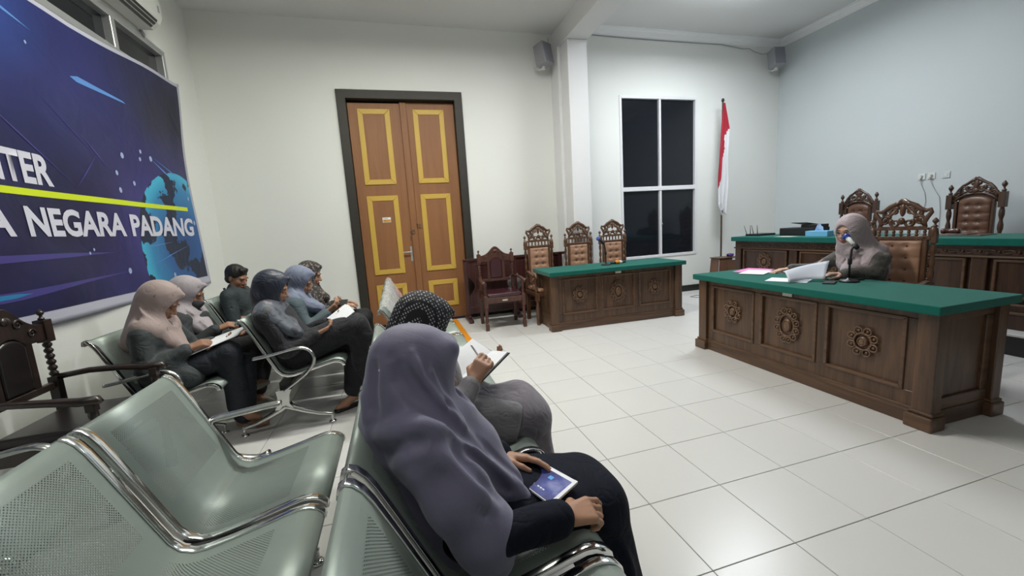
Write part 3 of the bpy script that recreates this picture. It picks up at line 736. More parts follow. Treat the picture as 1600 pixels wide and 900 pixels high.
def steel_bench(label, x, y0, n, pitch=.53, arms=(), legs=(), group='perforated steel waiting benches'):
    t = thing('steel_bench', label, 'bench', (x, y0, 0), 0, group)
    for k in range(n):
        yc = pitch * k + pitch / 2
        inst(SEAT, 's', t, (0, yc, 0))
        for s in (-1, 1): inst(RAIL, 'r', t, (0, yc + s * .238, 0))
        b = MB(); b.box(-.055, .15, yc + .252, yc + .278, .350, .392); b.build('bracket', M['black'], t, bevel=.006)
    L = pitch * n
    MB().box(-.055, .025, .02, L - .02, .285, .345).build('beam', M['black'], t, bevel=.004)
    sl = MB()
    for k in range(n):
        for q in (.08, .40): sl.box(-.06, .30, pitch * k + q, pitch * k + q + .03, .345, .375)
    for (yy, fl_) in arms: arm_loop(t, yy, fl_)
    for yy in legs: leg_frame(t, yy)
    return t
steel_bench('empty steel bench in the near left corner with bare perforated seats', -1.735, -.78 - .53 * 3, 3, arms=[(.53 * 3 + .005, True)], legs=[.30, .53 * 3 - .25])
steel_bench('steel bench seating the navy-scarfed woman and two beside her', -1.865, .37, 4, arms=[(-.005, False), (2.125, False)], legs=[.0, 1.85])
steel_bench('steel bench along the left wall under the banner', -2.60, .20, 4, arms=[(-.005, False), (2.125, False)], legs=[.30, 1.85])
steel_bench('steel bench in the foreground under the lavender and checkered scarves', -.93, -2.365, 4, arms=[], legs=[.25, 1.85])
steel_bench('empty steel bench behind the checkered scarf, nearest the door', -.93, .17, 4, arms=[(2.125, False)], legs=[.1, 1.85])
steel_bench('steel bench in the corner of the photo, its chrome arm behind the dark armchair', -2.60, -.745 - .53 * 4, 4, arms=[(.53 * 4 + .005, False)], legs=[.25, 1.85])
MB_ = MB(); MB_.box(-.40, -.245, 1.0, 3.39, .0005, .003)
setp(MB_.build('floor_strip', M['orange']), 'orange strip on the floor running from the door past the benches', 'floor marking')
# ================================================================ IMPLICIT-SURFACE BODIES AND CLOTH
class Field:
    def __init__(s, lo, hi, h):
        s.lo = np.array(lo, np.float32); s.h = h
        s.n = np.ceil((np.array(hi) - np.array(lo)) / h).astype(int) + 1
        s.D = np.full(s.n, 9.0, np.float32)
        s.ax = [s.lo[i] + h * np.arange(s.n[i], dtype=np.float32) for i in range(3)]
    def win(s, lo, hi):
        a = np.clip(np.floor((np.array(lo) - s.lo) / s.h).astype(int), 0, s.n); b = np.clip(np.ceil((np.array(hi) - s.lo) / s.h).astype(int) + 1, 0, s.n)
        if (b <= a).any(): return None
        sl = tuple(slice(a[i], b[i]) for i in range(3))
        return sl, s.ax[0][sl[0]][:, None, None], s.ax[1][sl[1]][None, :, None], s.ax[2][sl[2]][None, None, :]
    def comb(s, sl, d, k, op):
        o = s.D[sl]
        if op == 'u':
            if k > 0: hh = np.clip(.5 + .5 * (o - d) / k, 0, 1); s.D[sl] = o * (1 - hh) + d * hh - k * hh * (1 - hh)
            else: s.D[sl] = np.minimum(o, d)
        else:
            if k > 0: hh = np.clip(.5 - .5 * (o + d) / k, 0, 1); s.D[sl] = o * (1 - hh) - d * hh + k * hh * (1 - hh)
            else: s.D[sl] = np.maximum(o, -d)
    def rc(s, a, b, r1, r2, k=.02, op='u'):
        a, b = np.array(a, np.float32), np.array(b, np.float32); R = max(r1, r2) + 2 * k + 3 * s.h
        W_ = s.win(np.minimum(a, b) - R, np.maximum(a, b) + R)
        if W_ is None: return s
        sl, X, Y, Z = W_; ab = b - a; l2 = max(float(ab @ ab), 1e-9)
        t = np.clip(((X - a[0]) * ab[0] + (Y - a[1]) * ab[1] + (Z - a[2]) * ab[2]) / l2, 0, 1)
        d = np.sqrt((X - a[0] - t * ab[0]) ** 2 + (Y - a[1] - t * ab[1]) ** 2 + (Z - a[2] - t * ab[2]) ** 2) - (r1 + (r2 - r1) * t)
        s.comb(sl, d, k, op); return s
    def ell(s, c, r, k=.02, op='u', R=None):
        c = np.array(c, np.float32); r = np.array(r, np.float32); m = float(r.max()) + 2 * k + 3 * s.h
        W_ = s.win(c - m, c + m)
        if W_ is None: return s
        sl, X, Y, Z = W_; X, Y, Z = X - c[0], Y - c[1], Z - c[2]
        if R is not None:
            R = np.array(R, np.float32); X, Y, Z = (X * R[0, 0] + Y * R[1, 0] + Z * R[2, 0], X * R[0, 1] + Y * R[1, 1] + Z * R[2, 1], X * R[0, 2] + Y * R[1, 2] + Z * R[2, 2])
        k0 = np.sqrt((X / r[0]) ** 2 + (Y / r[1]) ** 2 + (Z / r[2]) ** 2); k1 = np.sqrt((X / r[0] ** 2) ** 2 + (Y / r[1] ** 2) ** 2 + (Z / r[2] ** 2) ** 2) + 1e-6
        s.comb(sl, k0 * (k0 - 1) / k1, k, op); return s
    def chain(s, pts, rs, k=.02, op='u'):
        for i in range(len(pts) - 1): s.rc(pts[i], pts[i + 1], rs[i], rs[i + 1], k, op)
        return s
    def cut(s, p, n, k=.0):           # remove the half space on the side n points to
        p = np.array(p); n = np.array(n, float); n /= np.linalg.norm(n)
        X, Y, Z = s.ax[0][:, None, None], s.ax[1][None, :, None], s.ax[2][None, None, :]
        d = -((X - p[0]) * n[0] + (Y - p[1]) * n[1] + (Z - p[2]) * n[2])
        s.comb((slice(None),) * 3, d.astype(np.float32), k, 's'); return s
    def disp(s, fn, band=.04):
        I = np.nonzero(np.abs(s.D) < band)
        P = np.stack([s.ax[i][I[i]] for i in range(3)], 1); s.D[I] += fn(P).astype(np.float32); return s
    def folds(s, lines):
        # each fold: list of points, width, height (positive = ridge, negative = groove)
        I = np.nonzero(np.abs(s.D) < .045)
        P = np.stack([s.ax[i][I[i]] for i in range(3)], 1); off = np.zeros(len(P), np.float32)
        for pts, wd, amp in lines:
            amp = amp * 1.3; best = np.full(len(P), 9.0, np.float32); n = len(pts) - 1; tt = np.zeros(len(P), np.float32)
            for i in range(n):
                a, b = np.array(pts[i]), np.array(pts[i + 1]); ab = b - a
                t = np.clip(((P - a) @ ab) / max(ab @ ab, 1e-9), 0, 1); q = P - a - t[:, None] * ab; d = np.sqrt((q * q).sum(1))
                m = d < best; best[m] = d[m]; tt[m] = (i + t[m]) / n
            off += amp * np.exp(-(best / wd) ** 2) * np.clip(np.minimum(tt, 1 - tt) * 5, .25, 1)
        s.D[I] -= off; return s
    def mesh(s, name, mat, parent=None, org=(0, 0, 0), relax=1):
        D = s.D; S = D < 0; n = D.shape
        idx = -np.ones([m - 1 for m in n], np.int64)
        cs = np.zeros(idx.shape, np.int8)
        for dx in (0, 1):
            for dy in (0, 1):
                for dz in (0, 1): cs += S[dx:n[0] - 1 + dx, dy:n[1] - 1 + dy, dz:n[2] - 1 + dz]
        act = np.nonzero((cs > 0) & (cs < 8)); m = len(act[0]); idx[act] = np.arange(m)
        acc = np.zeros((m, 3)); cnt = np.zeros(m)
        base = np.stack(act, 1)
        corners = [(a, b, c) for a in (0, 1) for b in (0, 1) for c in (0, 1)]
        val = {c: D[base[:, 0] + c[0], base[:, 1] + c[1], base[:, 2] + c[2]] for c in corners}
        for c in corners:
            for ax in range(3):
                if c[ax]: continue
                e = list(c); e[ax] = 1; e = tuple(e); v0, v1 = val[c], val[e]; mk = (v0 < 0) != (v1 < 0)
                t = np.where(mk, v0 / np.where(mk, v0 - v1, 1), 0)
                p = np.zeros((m, 3)); p[:] = c; p[:, ax] += t; acc += p * mk[:, None]; cnt += mk
        V = (base + acc / cnt[:, None]) * s.h + s.lo
        quads = []
        for ax in range(3):
            b, c = (ax + 1) % 3, (ax + 2) % 3
            sa = [slice(0, k) for k in n]; sb = list(sa); sa[ax] = slice(0, n[ax] - 1); sb[ax] = slice(1, n[ax])
            A_, B_ = S[tuple(sa)], S[tuple(sb)]
            E = np.stack(np.nonzero(A_ != B_), 1); ok = (E[:, b] > 0) & (E[:, c] > 0) & (E[:, b] < n[b] - 1) & (E[:, c] < n[c] - 1); E = E[ok]
            inside = S[E[:, 0], E[:, 1], E[:, 2]]
            def gi(db, dc):
                q = E.copy(); q[:, b] += db; q[:, c] += dc; return idx[q[:, 0], q[:, 1], q[:, 2]]
            q = np.stack([gi(-1, -1), gi(0, -1), gi(0, 0), gi(-1, 0)], 1); q[~inside] = q[~inside][:, ::-1]; quads.append(q)
        Q = np.concatenate(quads)
        # light relaxation
        for _ in range(relax):
            A = np.zeros_like(V); K = np.zeros(m)
            for i in range(4):
                j = (i + 1) % 4
                np.add.at(A, Q[:, i], V[Q[:, j]]); np.add.at(K, Q[:, i], 1); np.add.at(A, Q[:, j], V[Q[:, i]]); np.add.at(K, Q[:, j], 1)
            V = V * .5 + .5 * A / np.maximum(K, 1)[:, None]
        V = V - np.array(org)
        me = bpy.data.meshes.new(name); me.vertices.add(m); me.vertices.foreach_set('co', V.astype(np.float32).ravel())
        me.loops.add(len(Q) * 4); me.loops.foreach_set('vertex_index', Q.astype(np.int32).ravel())
        me.polygons.add(len(Q)); me.polygons.foreach_set('loop_start', np.arange(0, len(Q) * 4, 4, dtype=np.int32))
        me.polygons.foreach_set('use_smooth', np.ones(len(Q), bool))
        me.update(calc_edges=True); me.validate()
        me.materials.append(mat)
        o = bpy.data.objects.new(name, me); C.objects.link(o)
        if parent: o.parent = parent
        return o

def A3(*v): return np.array(v, float)
def unit(v): v = np.array(v, float); return v / (np.linalg.norm(v) + 1e-9)
def lerp(a, b, t): return np.array(a) * (1 - t) + np.array(b) * t

def headR(yaw, pitch, roll=0):
    # columns = face forward, left, up.  yaw about z, pitch > 0 looks down
    f = A3(math.cos(yaw) * math.cos(pitch), math.sin(yaw) * math.cos(pitch), -math.sin(pitch))
    l = A3(-math.sin(yaw), math.cos(yaw), 0); u = np.cross(f, l)
    l2 = l * math.cos(roll) + u * math.sin(roll); u2 = np.cross(f, l2)
    return np.stack([f, l2, u2], 1)
def add_head(F, c, R, k=.012, sc_=1.0):
    L = lambda x, y, z: np.array(c) + R @ (A3(x, y, z) * sc_)
    F.ell(L(-.012, 0, .035), A3(.096, .074, .088) * sc_, k, R=R)
    F.ell(L(.030, 0, -.035), A3(.060, .056, .070) * sc_, .03, R=R)
    F.rc(L(.055, 0, -.088), L(.066, 0, -.082), .020, .016, .02)
    for s in (-1, 1):
        F.ell(L(.055, s * .036, -.020), A3(.030, .022, .028) * sc_, .015, R=R)
        F.ell(L(-.008, s * .074, .0), A3(.018, .008, .030) * sc_, .006, R=R)
    F.rc(L(.078, -.035, .030), L(.078, .035, .030), .012, .012, .012)
    for s in (-1, 1): F.ell(L(.094, s * .031, .008), A3(.016, .017, .011) * sc_, .010, 's', R=R)
    F.rc(L(.084, 0, .015), L(.106, 0, -.022), .009, .0125, .010)
    for s in (-1, 1): F.ell(L(.094, s * .012, -.026), (.010, .008, .008), .006, R=R)
    F.ell(L(.080, 0, -.056), A3(.016, .026, .013) * sc_, .008, R=R)
    return L
def face_bits(t, L, R, org, lips=M['lips'], glasses=False, brows=True, skin=None):
    R4 = Matrix(R.tolist()).to_4x4()
    def place(o, p): o.matrix_local = Matrix.Translation(Vector(p - np.array(org))) @ R4; return o
    for s in (-1, 1):
        if skin:      # lowered lids with a lash line
            e = MB(); e.ball((0, 0, 0), (.013, .0135, .0105), 12, 8); e.tube([(.0095, -.0125, -.004), (.0125, -.004, -.0065), (.0125, .004, -.0065), (.0095, .0125, -.004)], .0017, 5, 1)
            place(e.build('eyelid', [skin, M['hair']], t), L(.0735, s * .031, .008))
        e = MB(); e.ball((0, 0, 0), (.010, .012, .009), 12, 8); e.ball((.006, 0, -.001), (.0062, .006, .006), 10, 6, 1); e.tube([(.011, -.014, .001), (.0125, 0, .006), (.011, .014, .001)], .0016, 5, 2)
        place(e.build('eye', [M['eye_white'], M['eye'], M['hair']], t), L(.077 if not skin else .070, s * .031, .008))
        if brows:
            b = MB(); b.tube([(.0, -.018, -.001), (.005, -.006, .005), (.005, .006, .005), (.0, .018, -.001)], [.002, .0032, .0032, .002], 6); place(b.build('eyebrow', M['hair'], t), L(.086, s * .032, .029))
    m = MB(); m.tube([(-.002, -.023, .001), (.004, -.010, .003), (.005, 0, .001), (.004, .010, .003), (-.002, .023, .001)], [.002, .005, .0055, .005, .002], 8, flat=.8)
    m.tube([(-.002, -.020, -.004), (.003, 0, -.008), (-.002, .020, -.004)], [.002, .006, .002], 8); place(m.build('lips', lips, t), L(.0925, 0, -.055))
    if glasses:
        g = MB()
        for s in (-1, 1):
            g.tube([(.0, s * .032 + .024 * math.cos(a_) , .018 * math.sin(a_)) for a_ in [k * PI / 9 for k in range(18)]], .0016, 5, closed=True)
            g.tube([(0, s * .056, .004), (-.03, s * .075, .006), (-.10, s * .080, .0)], .0015, 5)
        g.tube([(0, -.008, .002), (.004, 0, .005), (0, .008, .002)], .0015, 5)
        place(g.build('spectacles', M['black'], t), L(.112, 0, .008))

def add_hand(F, wr, d, n, side, curl=.6, spread=.0, sc_=1.0, pinch=False, k=.006):
    """wrist point, direction of the hand, palm normal (out of the palm), side=+1 when the thumb lies towards cross(n,d)"""
    d = unit(d); n = np.array(n, float); n = unit(n - d * (n @ d)); s = np.cross(n, d) * side
    wr = np.array(wr, float); B = wr + d * .085 * sc_
    F.rc(wr - d * .03, wr + d * .015, .025 * sc_, .023 * sc_, .01)
    for q in (-.024, -.008, .008, .024):
        F.rc(wr + s * q * .6 * sc_ + d * .012, B + s * q * 1.15 * sc_, .0155 * sc_, .0120 * sc_, .010)
    lens = {.026: (.040, .025, .019), .009: (.044, .029, .020), -.009: (.041, .027, .020), -.026: (.032, .021, .017)}
    for i, (q, ln) in enumerate(lens.items()):
        p = B + s * q * 1.12 * sc_; ang = 0; c_ = curl if not isinstance(curl, (list, tuple)) else curl[i]
        for j, l in enumerate(ln):
            ang += c_ * (.75 if j == 0 else 1.0)
            v = unit(d * math.cos(ang) + n * math.sin(ang) + s * spread * q * 20 * (j == 0)); p2 = p + v * l * sc_
            F.rc(p, p2, (.0092 - .0008 * j) * sc_, (.0085 - .0008 * j) * sc_, .003); p = p2
    p = wr + d * .022 * sc_ + s * .018 * sc_; th = p + (d * .55 + s * .62 + n * .35) * .045 * sc_
    F.rc(p, th, .0155 * sc_, .012 * sc_, .008)
    a_ = unit(d * .85 + s * (.15 if not pinch else -.25) + n * (.45 if pinch else .25)); t2 = th + a_ * .032 * sc_; F.rc(th, t2, .0108 * sc_, .0098 * sc_, .003)
    t3 = t2 + unit(d * .9 + n * .35 - s * (.25 if pinch else .05)) * .026 * sc_; F.rc(t2, t3, .0098 * sc_, .0080 * sc_, .003)
    return B

def mirror2(v): return v
# ================================================================ PEOPLE
def body_field(J, h=.006, pad=.10, slim=1.0, feet=True, toe=None):
    pts = np.array([J[k] for k in J if isinstance(J[k], np.ndarray) and J[k].shape == (3,)])
    F = Field(pts.min(0) - .2, pts.max(0) + .2, h)
    return F
def seat_person(name, label, J, skin, h=.006, handsL=None, handsR=None, group=None, lips=M['lips'], glasses=False, barefoot=True, face=True, cat='person', brows=True):
    """J: hip, chest, neck, head, yaw, pitch, shL elL wrL, shR elR wrR, knL anL toL, knR anR toR.  One continuous skin surface."""
    org = (round(float(J['hip'][0]), 3), round(float(J['hip'][1]), 3), 0)
    t = thing(name, label, cat, org, 0, group)
    F = body_field(J, h)
    side = unit(J['shL'] - J['shR'])
    F.ell(J['hip'], (.135, .155, .11), .03)
    F.rc(J['hip'] + A3(0, 0, .02), J['chest'], .115, .12, .05)
    F.rc(J['chest'] - side * .05, J['chest'] + side * .05, .105, .105, .05)
    F.rc(J['shR'] + side * .04, J['shL'] - side * .04, .055, .055, .05)
    F.rc(J['chest'] + A3(0, 0, .1), J['neck'], .06, .050, .04)
    F.rc(J['neck'], J['head'] + A3(-.0, 0, -.02), .049, .046, .02)
    for s in 'LR':
        F.chain([J['sh' + s], J['el' + s]], [.050, .040], .03); F.chain([J['el' + s], J['wr' + s]], [.040, .026], .012)
        F.chain([J['hip'] + (J['kn' + s] - J['hip']) * .12 + side * (.07 if s == 'L' else -.07), J['kn' + s]], [.082, .056], .03)
        mid = lerp(J['kn' + s], J['an' + s], .35)
        F.chain([J['kn' + s], mid, J['an' + s]], [.055, .054, .034], .015)
        F.chain([J['an' + s] + A3(0, 0, -.02), lerp(J['an' + s], J['to' + s], .6) + A3(0, 0, -.018), J['to' + s]], [.034, .032, .020], .02)
        heel = J['an' + s] - unit((J['to' + s] - J['an' + s]) * A3(1, 1, 0)) * .035 + A3(0, 0, -.045); F.rc(J['an' + s], heel, .032, .026, .02)
        hd = handsL if s == 'L' else handsR
        if hd: add_hand(F, J['wr' + s], hd['d'], hd['n'], hd.get('side', 1), hd.get('curl', .5), hd.get('spread', 0), hd.get('sc', 1.0), hd.get('pinch', False))
    R = headR(J['yaw'], J['pitch'], J.get('roll', 0)); L = add_head(F, J['head'], R)
    b = F.mesh('body', skin, t, org, relax=0)
    if face: face_bits(t, L, R, org, lips, glasses, brows, None if glasses else skin)
    return t, L, R, org
def sleeve_top(J, F, grow=.0, cuffL=.97, cuffR=.97, hem=None, r_up=.062, r_lo=.046, skip=()):
    side = unit(J['shL'] - J['shR'])
    F.ell(J['hip'] + A3(0, 0, .03), (.165 + grow, .185 + grow, .14), .05)
    F.rc(J['hip'] + A3(0, 0, .05), J['chest'], .140 + grow, .135 + grow, .06)
    F.rc(J['chest'] - side * .055, J['chest'] + side * .055, .120 + grow, .120 + grow, .05)
    F.rc(J['shR'] + side * .03, J['shL'] - side * .03, .068 + grow, .068 + grow, .05)
    F.rc(J['chest'] + A3(0, 0, .12), J['neck'] - A3(0, 0, .01), .075, .062, .04)
    for s, cu in (('L', cuffL), ('R', cuffR)):
        if s in skip: continue
        F.chain([J['sh' + s], J['el' + s]], [r_up + grow * .5, r_up - .006 + grow * .5], .035)
        e = lerp(J['el' + s], J['wr' + s], cu); F.chain([J['el' + s], e], [r_up - .006 + grow * .5, r_lo], .018)
    return F
def legs_cloth(J, F, r_th=.10, r_kn=.078, r_an=.062, skirt=False, upto=.93):
    side = unit(J['shL'] - J['shR'])
    F.ell(J['hip'], (.165, .185, .125), .04)
    ends = {}
    for s in 'LR':
        st = J['hip'] + side * (.08 if s == 'L' else -.08) + A3(.02, 0, 0)
        F.chain([st, J['kn' + s]], [r_th, r_kn], .04)
        e = lerp(J['kn' + s], J['an' + s], upto); ends[s] = e
        F.chain([J['kn' + s], e], [r_kn, r_an], .02)
    if skirt:
        for q in np.linspace(.15, .85, 5):
            a = lerp(J['hip'] + A3(.02, 0, .0), J['hip'] + A3(.02, 0, 0), q); kk = lerp(J['knL'], J['knR'], q); ee = lerp(ends['L'], ends['R'], q)
            F.chain([a, kk], [r_th * .95, r_kn * .95], .05); F.chain([kk, ee], [r_kn * .95, r_an * .9], .04)
    return F
def wr_noise(sx, sy, sz, amp, ph=0):
    def f(P):
        x, y, z = P[:, 0], P[:, 1], P[:, 2]
        a = np.sin(sx * x + 1.7 * np.sin(9 * y + ph) + ph) * np.sin(sz * z + 1.3 * np.sin(11 * x + ph)) + .6 * np.sin(sy * y + sz * .7 * z + ph * 2 + 1.2 * np.sin(13 * z))
        return -amp * a
    return f
def field_for(J, h, lo=(-.3, -.3, -.25), hi=(.3, .3, .3), keys=None):
    pts = np.array([J[k] for k in (keys or J) if isinstance(J[k], np.ndarray) and J[k].shape == (3,)])
    return Field(pts.min(0) + np.array(lo), pts.max(0) + np.array(hi), h)
def scarf_head(F, L, R, brim=.0, open_=True, fat=0.0, opn=(.058, .088), peak=.0):
    """headscarf round the head: skull, neck and a forward brim with a tunnel for the face"""
    F.ell(L(-.020, 0, .040), (.112 + fat, .090 + fat, .102 + fat), .02, R=R)
    F.ell(L(-.02, 0, -.035), (.095 + fat, .086 + fat, .11 + fat), .04, R=R)
    F.ell(L(.000 + brim, 0, .012), (.105 + fat, .086 + fat, .124 + fat), .03, R=R)
    if peak: F.rc(L(.06 + brim, 0, .10), L(.088 + brim + peak, 0, .108), .035, .014, .035)
    if open_: tunnel(F, L, R, brim, opn)
    return F
def tunnel(F, L, R, brim=0, opn=(.058, .088), k=.006):
    F.ell(L(.150 + brim, 0, -.004), (.118, opn[0], opn[1]), k, 's', R=R); return F

P_ = {}
# ---------------------------------------------------------------- 1. woman in the long lavender khimar (foreground)
def person_lavender():
    J = dict(hip=A3(-.905, -1.565, .495), chest=A3(-.985, -1.57, .725), neck=A3(-1.0, -1.57, .84), head=A3(-1.005, -1.575, .932), yaw=math.radians(2), pitch=math.radians(12),
             shR=A3(-.995, -1.725, .79), elR=A3(-.860, -1.820, .560), wrR=A3(-.668, -1.785, .542),
             shL=A3(-.995, -1.415, .79), elL=A3(-.89, -1.35, .58), wrL=A3(-.765, -1.500, .585),
             knR=A3(-.49, -1.665, .425), anR=A3(-.44, -1.69, .10), toR=A3(-.31, -1.70, .03), knL=A3(-.49, -1.485, .430), anL=A3(-.44, -1.47, .10), toL=A3(-.31, -1.47, .03))
    t, L, R, org = seat_person('person', 'person in a long plain lavender-grey headscarf and navy dress, nearest the camera', J, M['skin'], h=.005,
        handsR=dict(d=(.82, .02, .0), n=(.0, .35, -.95), side=-1, curl=[.55, .75, .95, 1.1], pinch=True), handsL=dict(d=(.93, -.38, -.08), n=(-.1, -.45, -.85), side=1, curl=.25))
    cloth = plain('navy_dress', (.007, .009, .018, 1), .85, wrinkle=0.25, bump=.3, bscale=300, spec=.2)
    F = Field((-1.25, -2.0, .02), (-.25, -1.2, .95), .007)
    sleeve_top(J, F, cuffR=.92, cuffL=.94, r_up=.066, r_lo=.050, grow=-.025)
    legs_cloth(J, F, r_th=.088, r_kn=.080, r_an=.080, skirt=True, upto=.9)
    F.folds([([(-.86, -1.85, .58), (-.76, -1.78, .56)], .012, .010), ([(-.84, -1.80, .50), (-.75, -1.74, .49)], .012, -.010), ([(-.62, -1.77, .50), (-.47, -1.77, .40), (-.42, -1.77, .2)], .02, .012),
             ([(-.72, -1.68, .54), (-.54, -1.64, .55)], .02, -.010), ([(-.43, -1.76, .42), (-.38, -1.75, .2)], .015, -.012)])
    F.disp(wr_noise(22, 17, 25, .003, 1.0)); F.mesh('dress', cloth, t, org)
    kh = plain('lavender_khimar', (.165, .158, .245, 1), .6, wrinkle=0.04, bump=.25, bscale=500, sheen=.25)
    F = Field((-1.30, -2.0, .32), (-.60, -1.24, 1.12), .0048)
    scarf_head(F, L, R, brim=.012, open_=False); F.rc(L(.05, -.03, .065), L(.080, -.03, .088), .042, .024, .035); F.rc(L(.05, .03, .065), L(.080, .03, .088), .042, .024, .035)
    F.rc(L(-.04, 0, .02), (-1.03, -1.57, .86), .088, .110, .05)
    F.chain([A3(-1.04, -1.565, .88), A3(-1.05, -1.57, .76), A3(-1.03, -1.58, .56), A3(-1.00, -1.58, .46)], [.105, .120, .140, .15], .05)
    F.rc((-1.01, -1.735, .805), (-1.01, -1.41, .805), .070, .070, .05)
    F.rc((-1.02, -1.63, .88), (-.98, -1.70, .76), .07, .085, .05)
    F.chain([A3(-1.01, -1.72, .78), A3(-.945, -1.775, .67), A3(-.885, -1.795, .565), A3(-.870, -1.785, .50)], [.080, .078, .078, .070], .04)
    F.chain([A3(-1.0, -1.42, .79), A3(-.93, -1.37, .65), A3(-.89, -1.38, .56)], [.078, .07, .06], .04)
    F.chain([L(.03, 0, -.10), A3(-.945, -1.57, .78), A3(-.88, -1.575, .67), A3(-.81, -1.61, .575), A3(-.735, -1.665, .535)], [.045, .085, .092, .062, .024], .05)
    F.rc((-.93, -1.70, .72), (-.80, -1.64, .57), .055, .045, .05)
    tunnel(F, L, R, .015, (.056, .085))
    F.folds(KF)
    F.disp(wr_noise(14, 13, 12, .003, 2.1)); o = F.mesh('headscarf', kh, t, org, relax=1)
    b = MB(); b.ball((0, 0, 0), (.006, .005, .020), 8, 5); b.ball((.003, -.002, -.026), (.005, .005, .005), 8, 5, 1); b.ball((0, -.003, .012), (.004, .003, .006), 8, 5, 1)
    b.build('brooch', [M['door_yellow'], M['paper']], t, loc=(-.885 - org[0], -1.66 - org[1], .745))
    for p in ((-1.035, -1.655, 1.025), (-1.10, -1.64, .98)): MB().ball((0, 0, 0), .004, 8, 5).build('scarf_pin', M['paper'], t, loc=(p[0] - org[0], p[1] - org[1], p[2]))
    d = unit(A3(.93, -.38, -.08)); w_ = MB(); c0 = J['wrL'] - np.array(org) - d * .010
    w_.tube([c0 - d * .009, c0 + d * .009], [.030, .030], 18); w_.build('bracelet', M['white_plastic'], t)
    P_['lav'] = (J, t)
KF = [([(-1.068, -1.657, 1.016),(-1.053, -1.679, 0.964),(-1.018, -1.708, 0.916),(-0.975, -1.74, 0.878),(-0.912, -1.73, 0.816),(-0.84, -1.689, 0.717)], 0.016, -0.03),([(-1.014, -1.668, 1.029),(-1.0, -1.683, 0.965),(-0.968, -1.694, 0.91),(-0.931, -1.705, 0.858),(-0.894, -1.693, 0.798)], 0.011, 0.018),([(-1.038, -1.675, 0.995),(-1.007, -1.697, 0.936),(-0.972, -1.717, 0.889),(-0.918, -1.721, 0.831)], 0.012, -0.018),([(-0.972, -1.673, 0.985),(-0.963, -1.678, 0.94),(-0.95, -1.684, 0.903)], 0.008, 0.009),([(-0.954, -1.668, 0.984),(-0.941, -1.667, 0.932),(-0.931, -1.667, 0.893)], 0.009, -0.009),([(-0.945, -1.678, 0.904),(-0.923, -1.681, 0.86),(-0.904, -1.682, 0.819),(-0.895, -1.721, 0.794)], 0.009, 0.014),([(-0.949, -1.689, 0.896),(-0.934, -1.704, 0.863),(-0.92, -1.733, 0.828)], 0.009, -0.015),([(-0.9, -1.747, 0.786),(-0.837, -1.707, 0.693),(-0.768, -1.678, 0.598)], 0.011, 0.018),([(-0.919, -1.765, 0.799),(-0.86, -1.736, 0.715),(-0.793, -1.695, 0.595)], 0.013, -0.024),([(-0.861, -1.671, 0.757),(-0.809, -1.67, 0.686),(-0.75, -1.654, 0.61),(-0.697, -1.633, 0.53)], 0.010, -0.012),([(-1.145, -1.595, 0.921),(-1.145, -1.65, 0.833)], 0.016, 0.014),([(-1.102, -1.622, 1.016),(-1.118, -1.643, 0.935),(-1.121, -1.668, 0.856)], 0.016, -0.013),([(-1.143, -1.66, 0.811),(-1.08, -1.728, 0.854),(-1.017, -1.767, 0.873),(-0.939, -1.757, 0.839)], 0.022, 0.020),([(-1.114, -1.693, 0.767),(-1.052, -1.787, 0.84),(-0.991, -1.796, 0.84)], 0.02, -0.014),([(-0.942, -1.774, 0.826),(-0.924, -1.787, 0.777),(-0.891, -1.81, 0.73),(-0.844, -1.8, 0.658)], 0.018, -0.024),([(-1.001, -1.806, 0.822),(-0.951, -1.806, 0.777),(-0.903, -1.827, 0.727),(-0.86, -1.831, 0.658)], 0.022, 0.014),([(-1.112, -1.687, 0.708),(-1.088, -1.709, 0.623),(-1.047, -1.73, 0.532)], 0.022, -0.016),([(-1.056, -1.797, 0.796),(-1.014, -1.822, 0.701),(-0.97, -1.841, 0.6)], 0.02, 0.012),([(-0.904, -1.854, 0.677),(-0.877, -1.85, 0.649)], 0.012, -0.009)]
person_lavender()

def openbook(name, label, cat, ST, SB, LT, LB, RT, RB, th=.010, cover=None, group=None, sag=0.0):
    """two page blocks hinged on the spine ST-SB"""
    P = [Vector(p) for p in (ST, SB, LT, LB, RT, RB)]; c = (P[0] + P[1]) / 2
    t = thing(name, label, cat, tuple(round(v, 3) for v in c), 0, group); c = Vector(t.location)
    for (a, b, e, f_2) in ((P[0], P[1], P[2], P[3]), (P[0], P[1], P[4], P[5])):
        n = (e - a).cross(b - a).normalized(); n = n if n.z > 0 else -n
        g = 6; vs = []; 
        for i in range(g + 1):
            u = i / g; h_ = th * (.35 + .65 * math.sin(min(1, u * 2.2) * PI / 2))
            for q in (a.lerp(e, u), b.lerp(f_2, u)): vs += [q - c + n * h_, q - c]
        fs = []
        for i in range(g):
            k = i * 4; fs += [(k, k + 4, k + 6, k + 2), (k + 1, k + 3, k + 7, k + 5), (k, k + 1, k + 5, k + 4), (k + 2, k + 6, k + 7, k + 3)]
        fs += [(0, 2, 3, 1), (g * 4, g * 4 + 1, g * 4 + 3, g * 4 + 2)]
        mb = MB(); mb.add(vs, fs, 0, False); mb.build('pages', M['paper'], t)
        if cover:
            ex = (e - a).normalized() * .004; ey = (a - b).normalized() * .004
            q = [a + ey, e + ex + ey, f_2 + ex - ey, b - ey]; mb = MB(); vs = [v - c - n * .0005 for v in q] + [v - c - n * .004 for v in q]
            mb.add(vs, [(0, 1, 2, 3), (7, 6, 5, 4), (0, 4, 5, 1), (1, 5, 6, 2), (2, 6, 7, 3), (3, 7, 4, 0)]); mb.build('cover', cover, t)
    return t
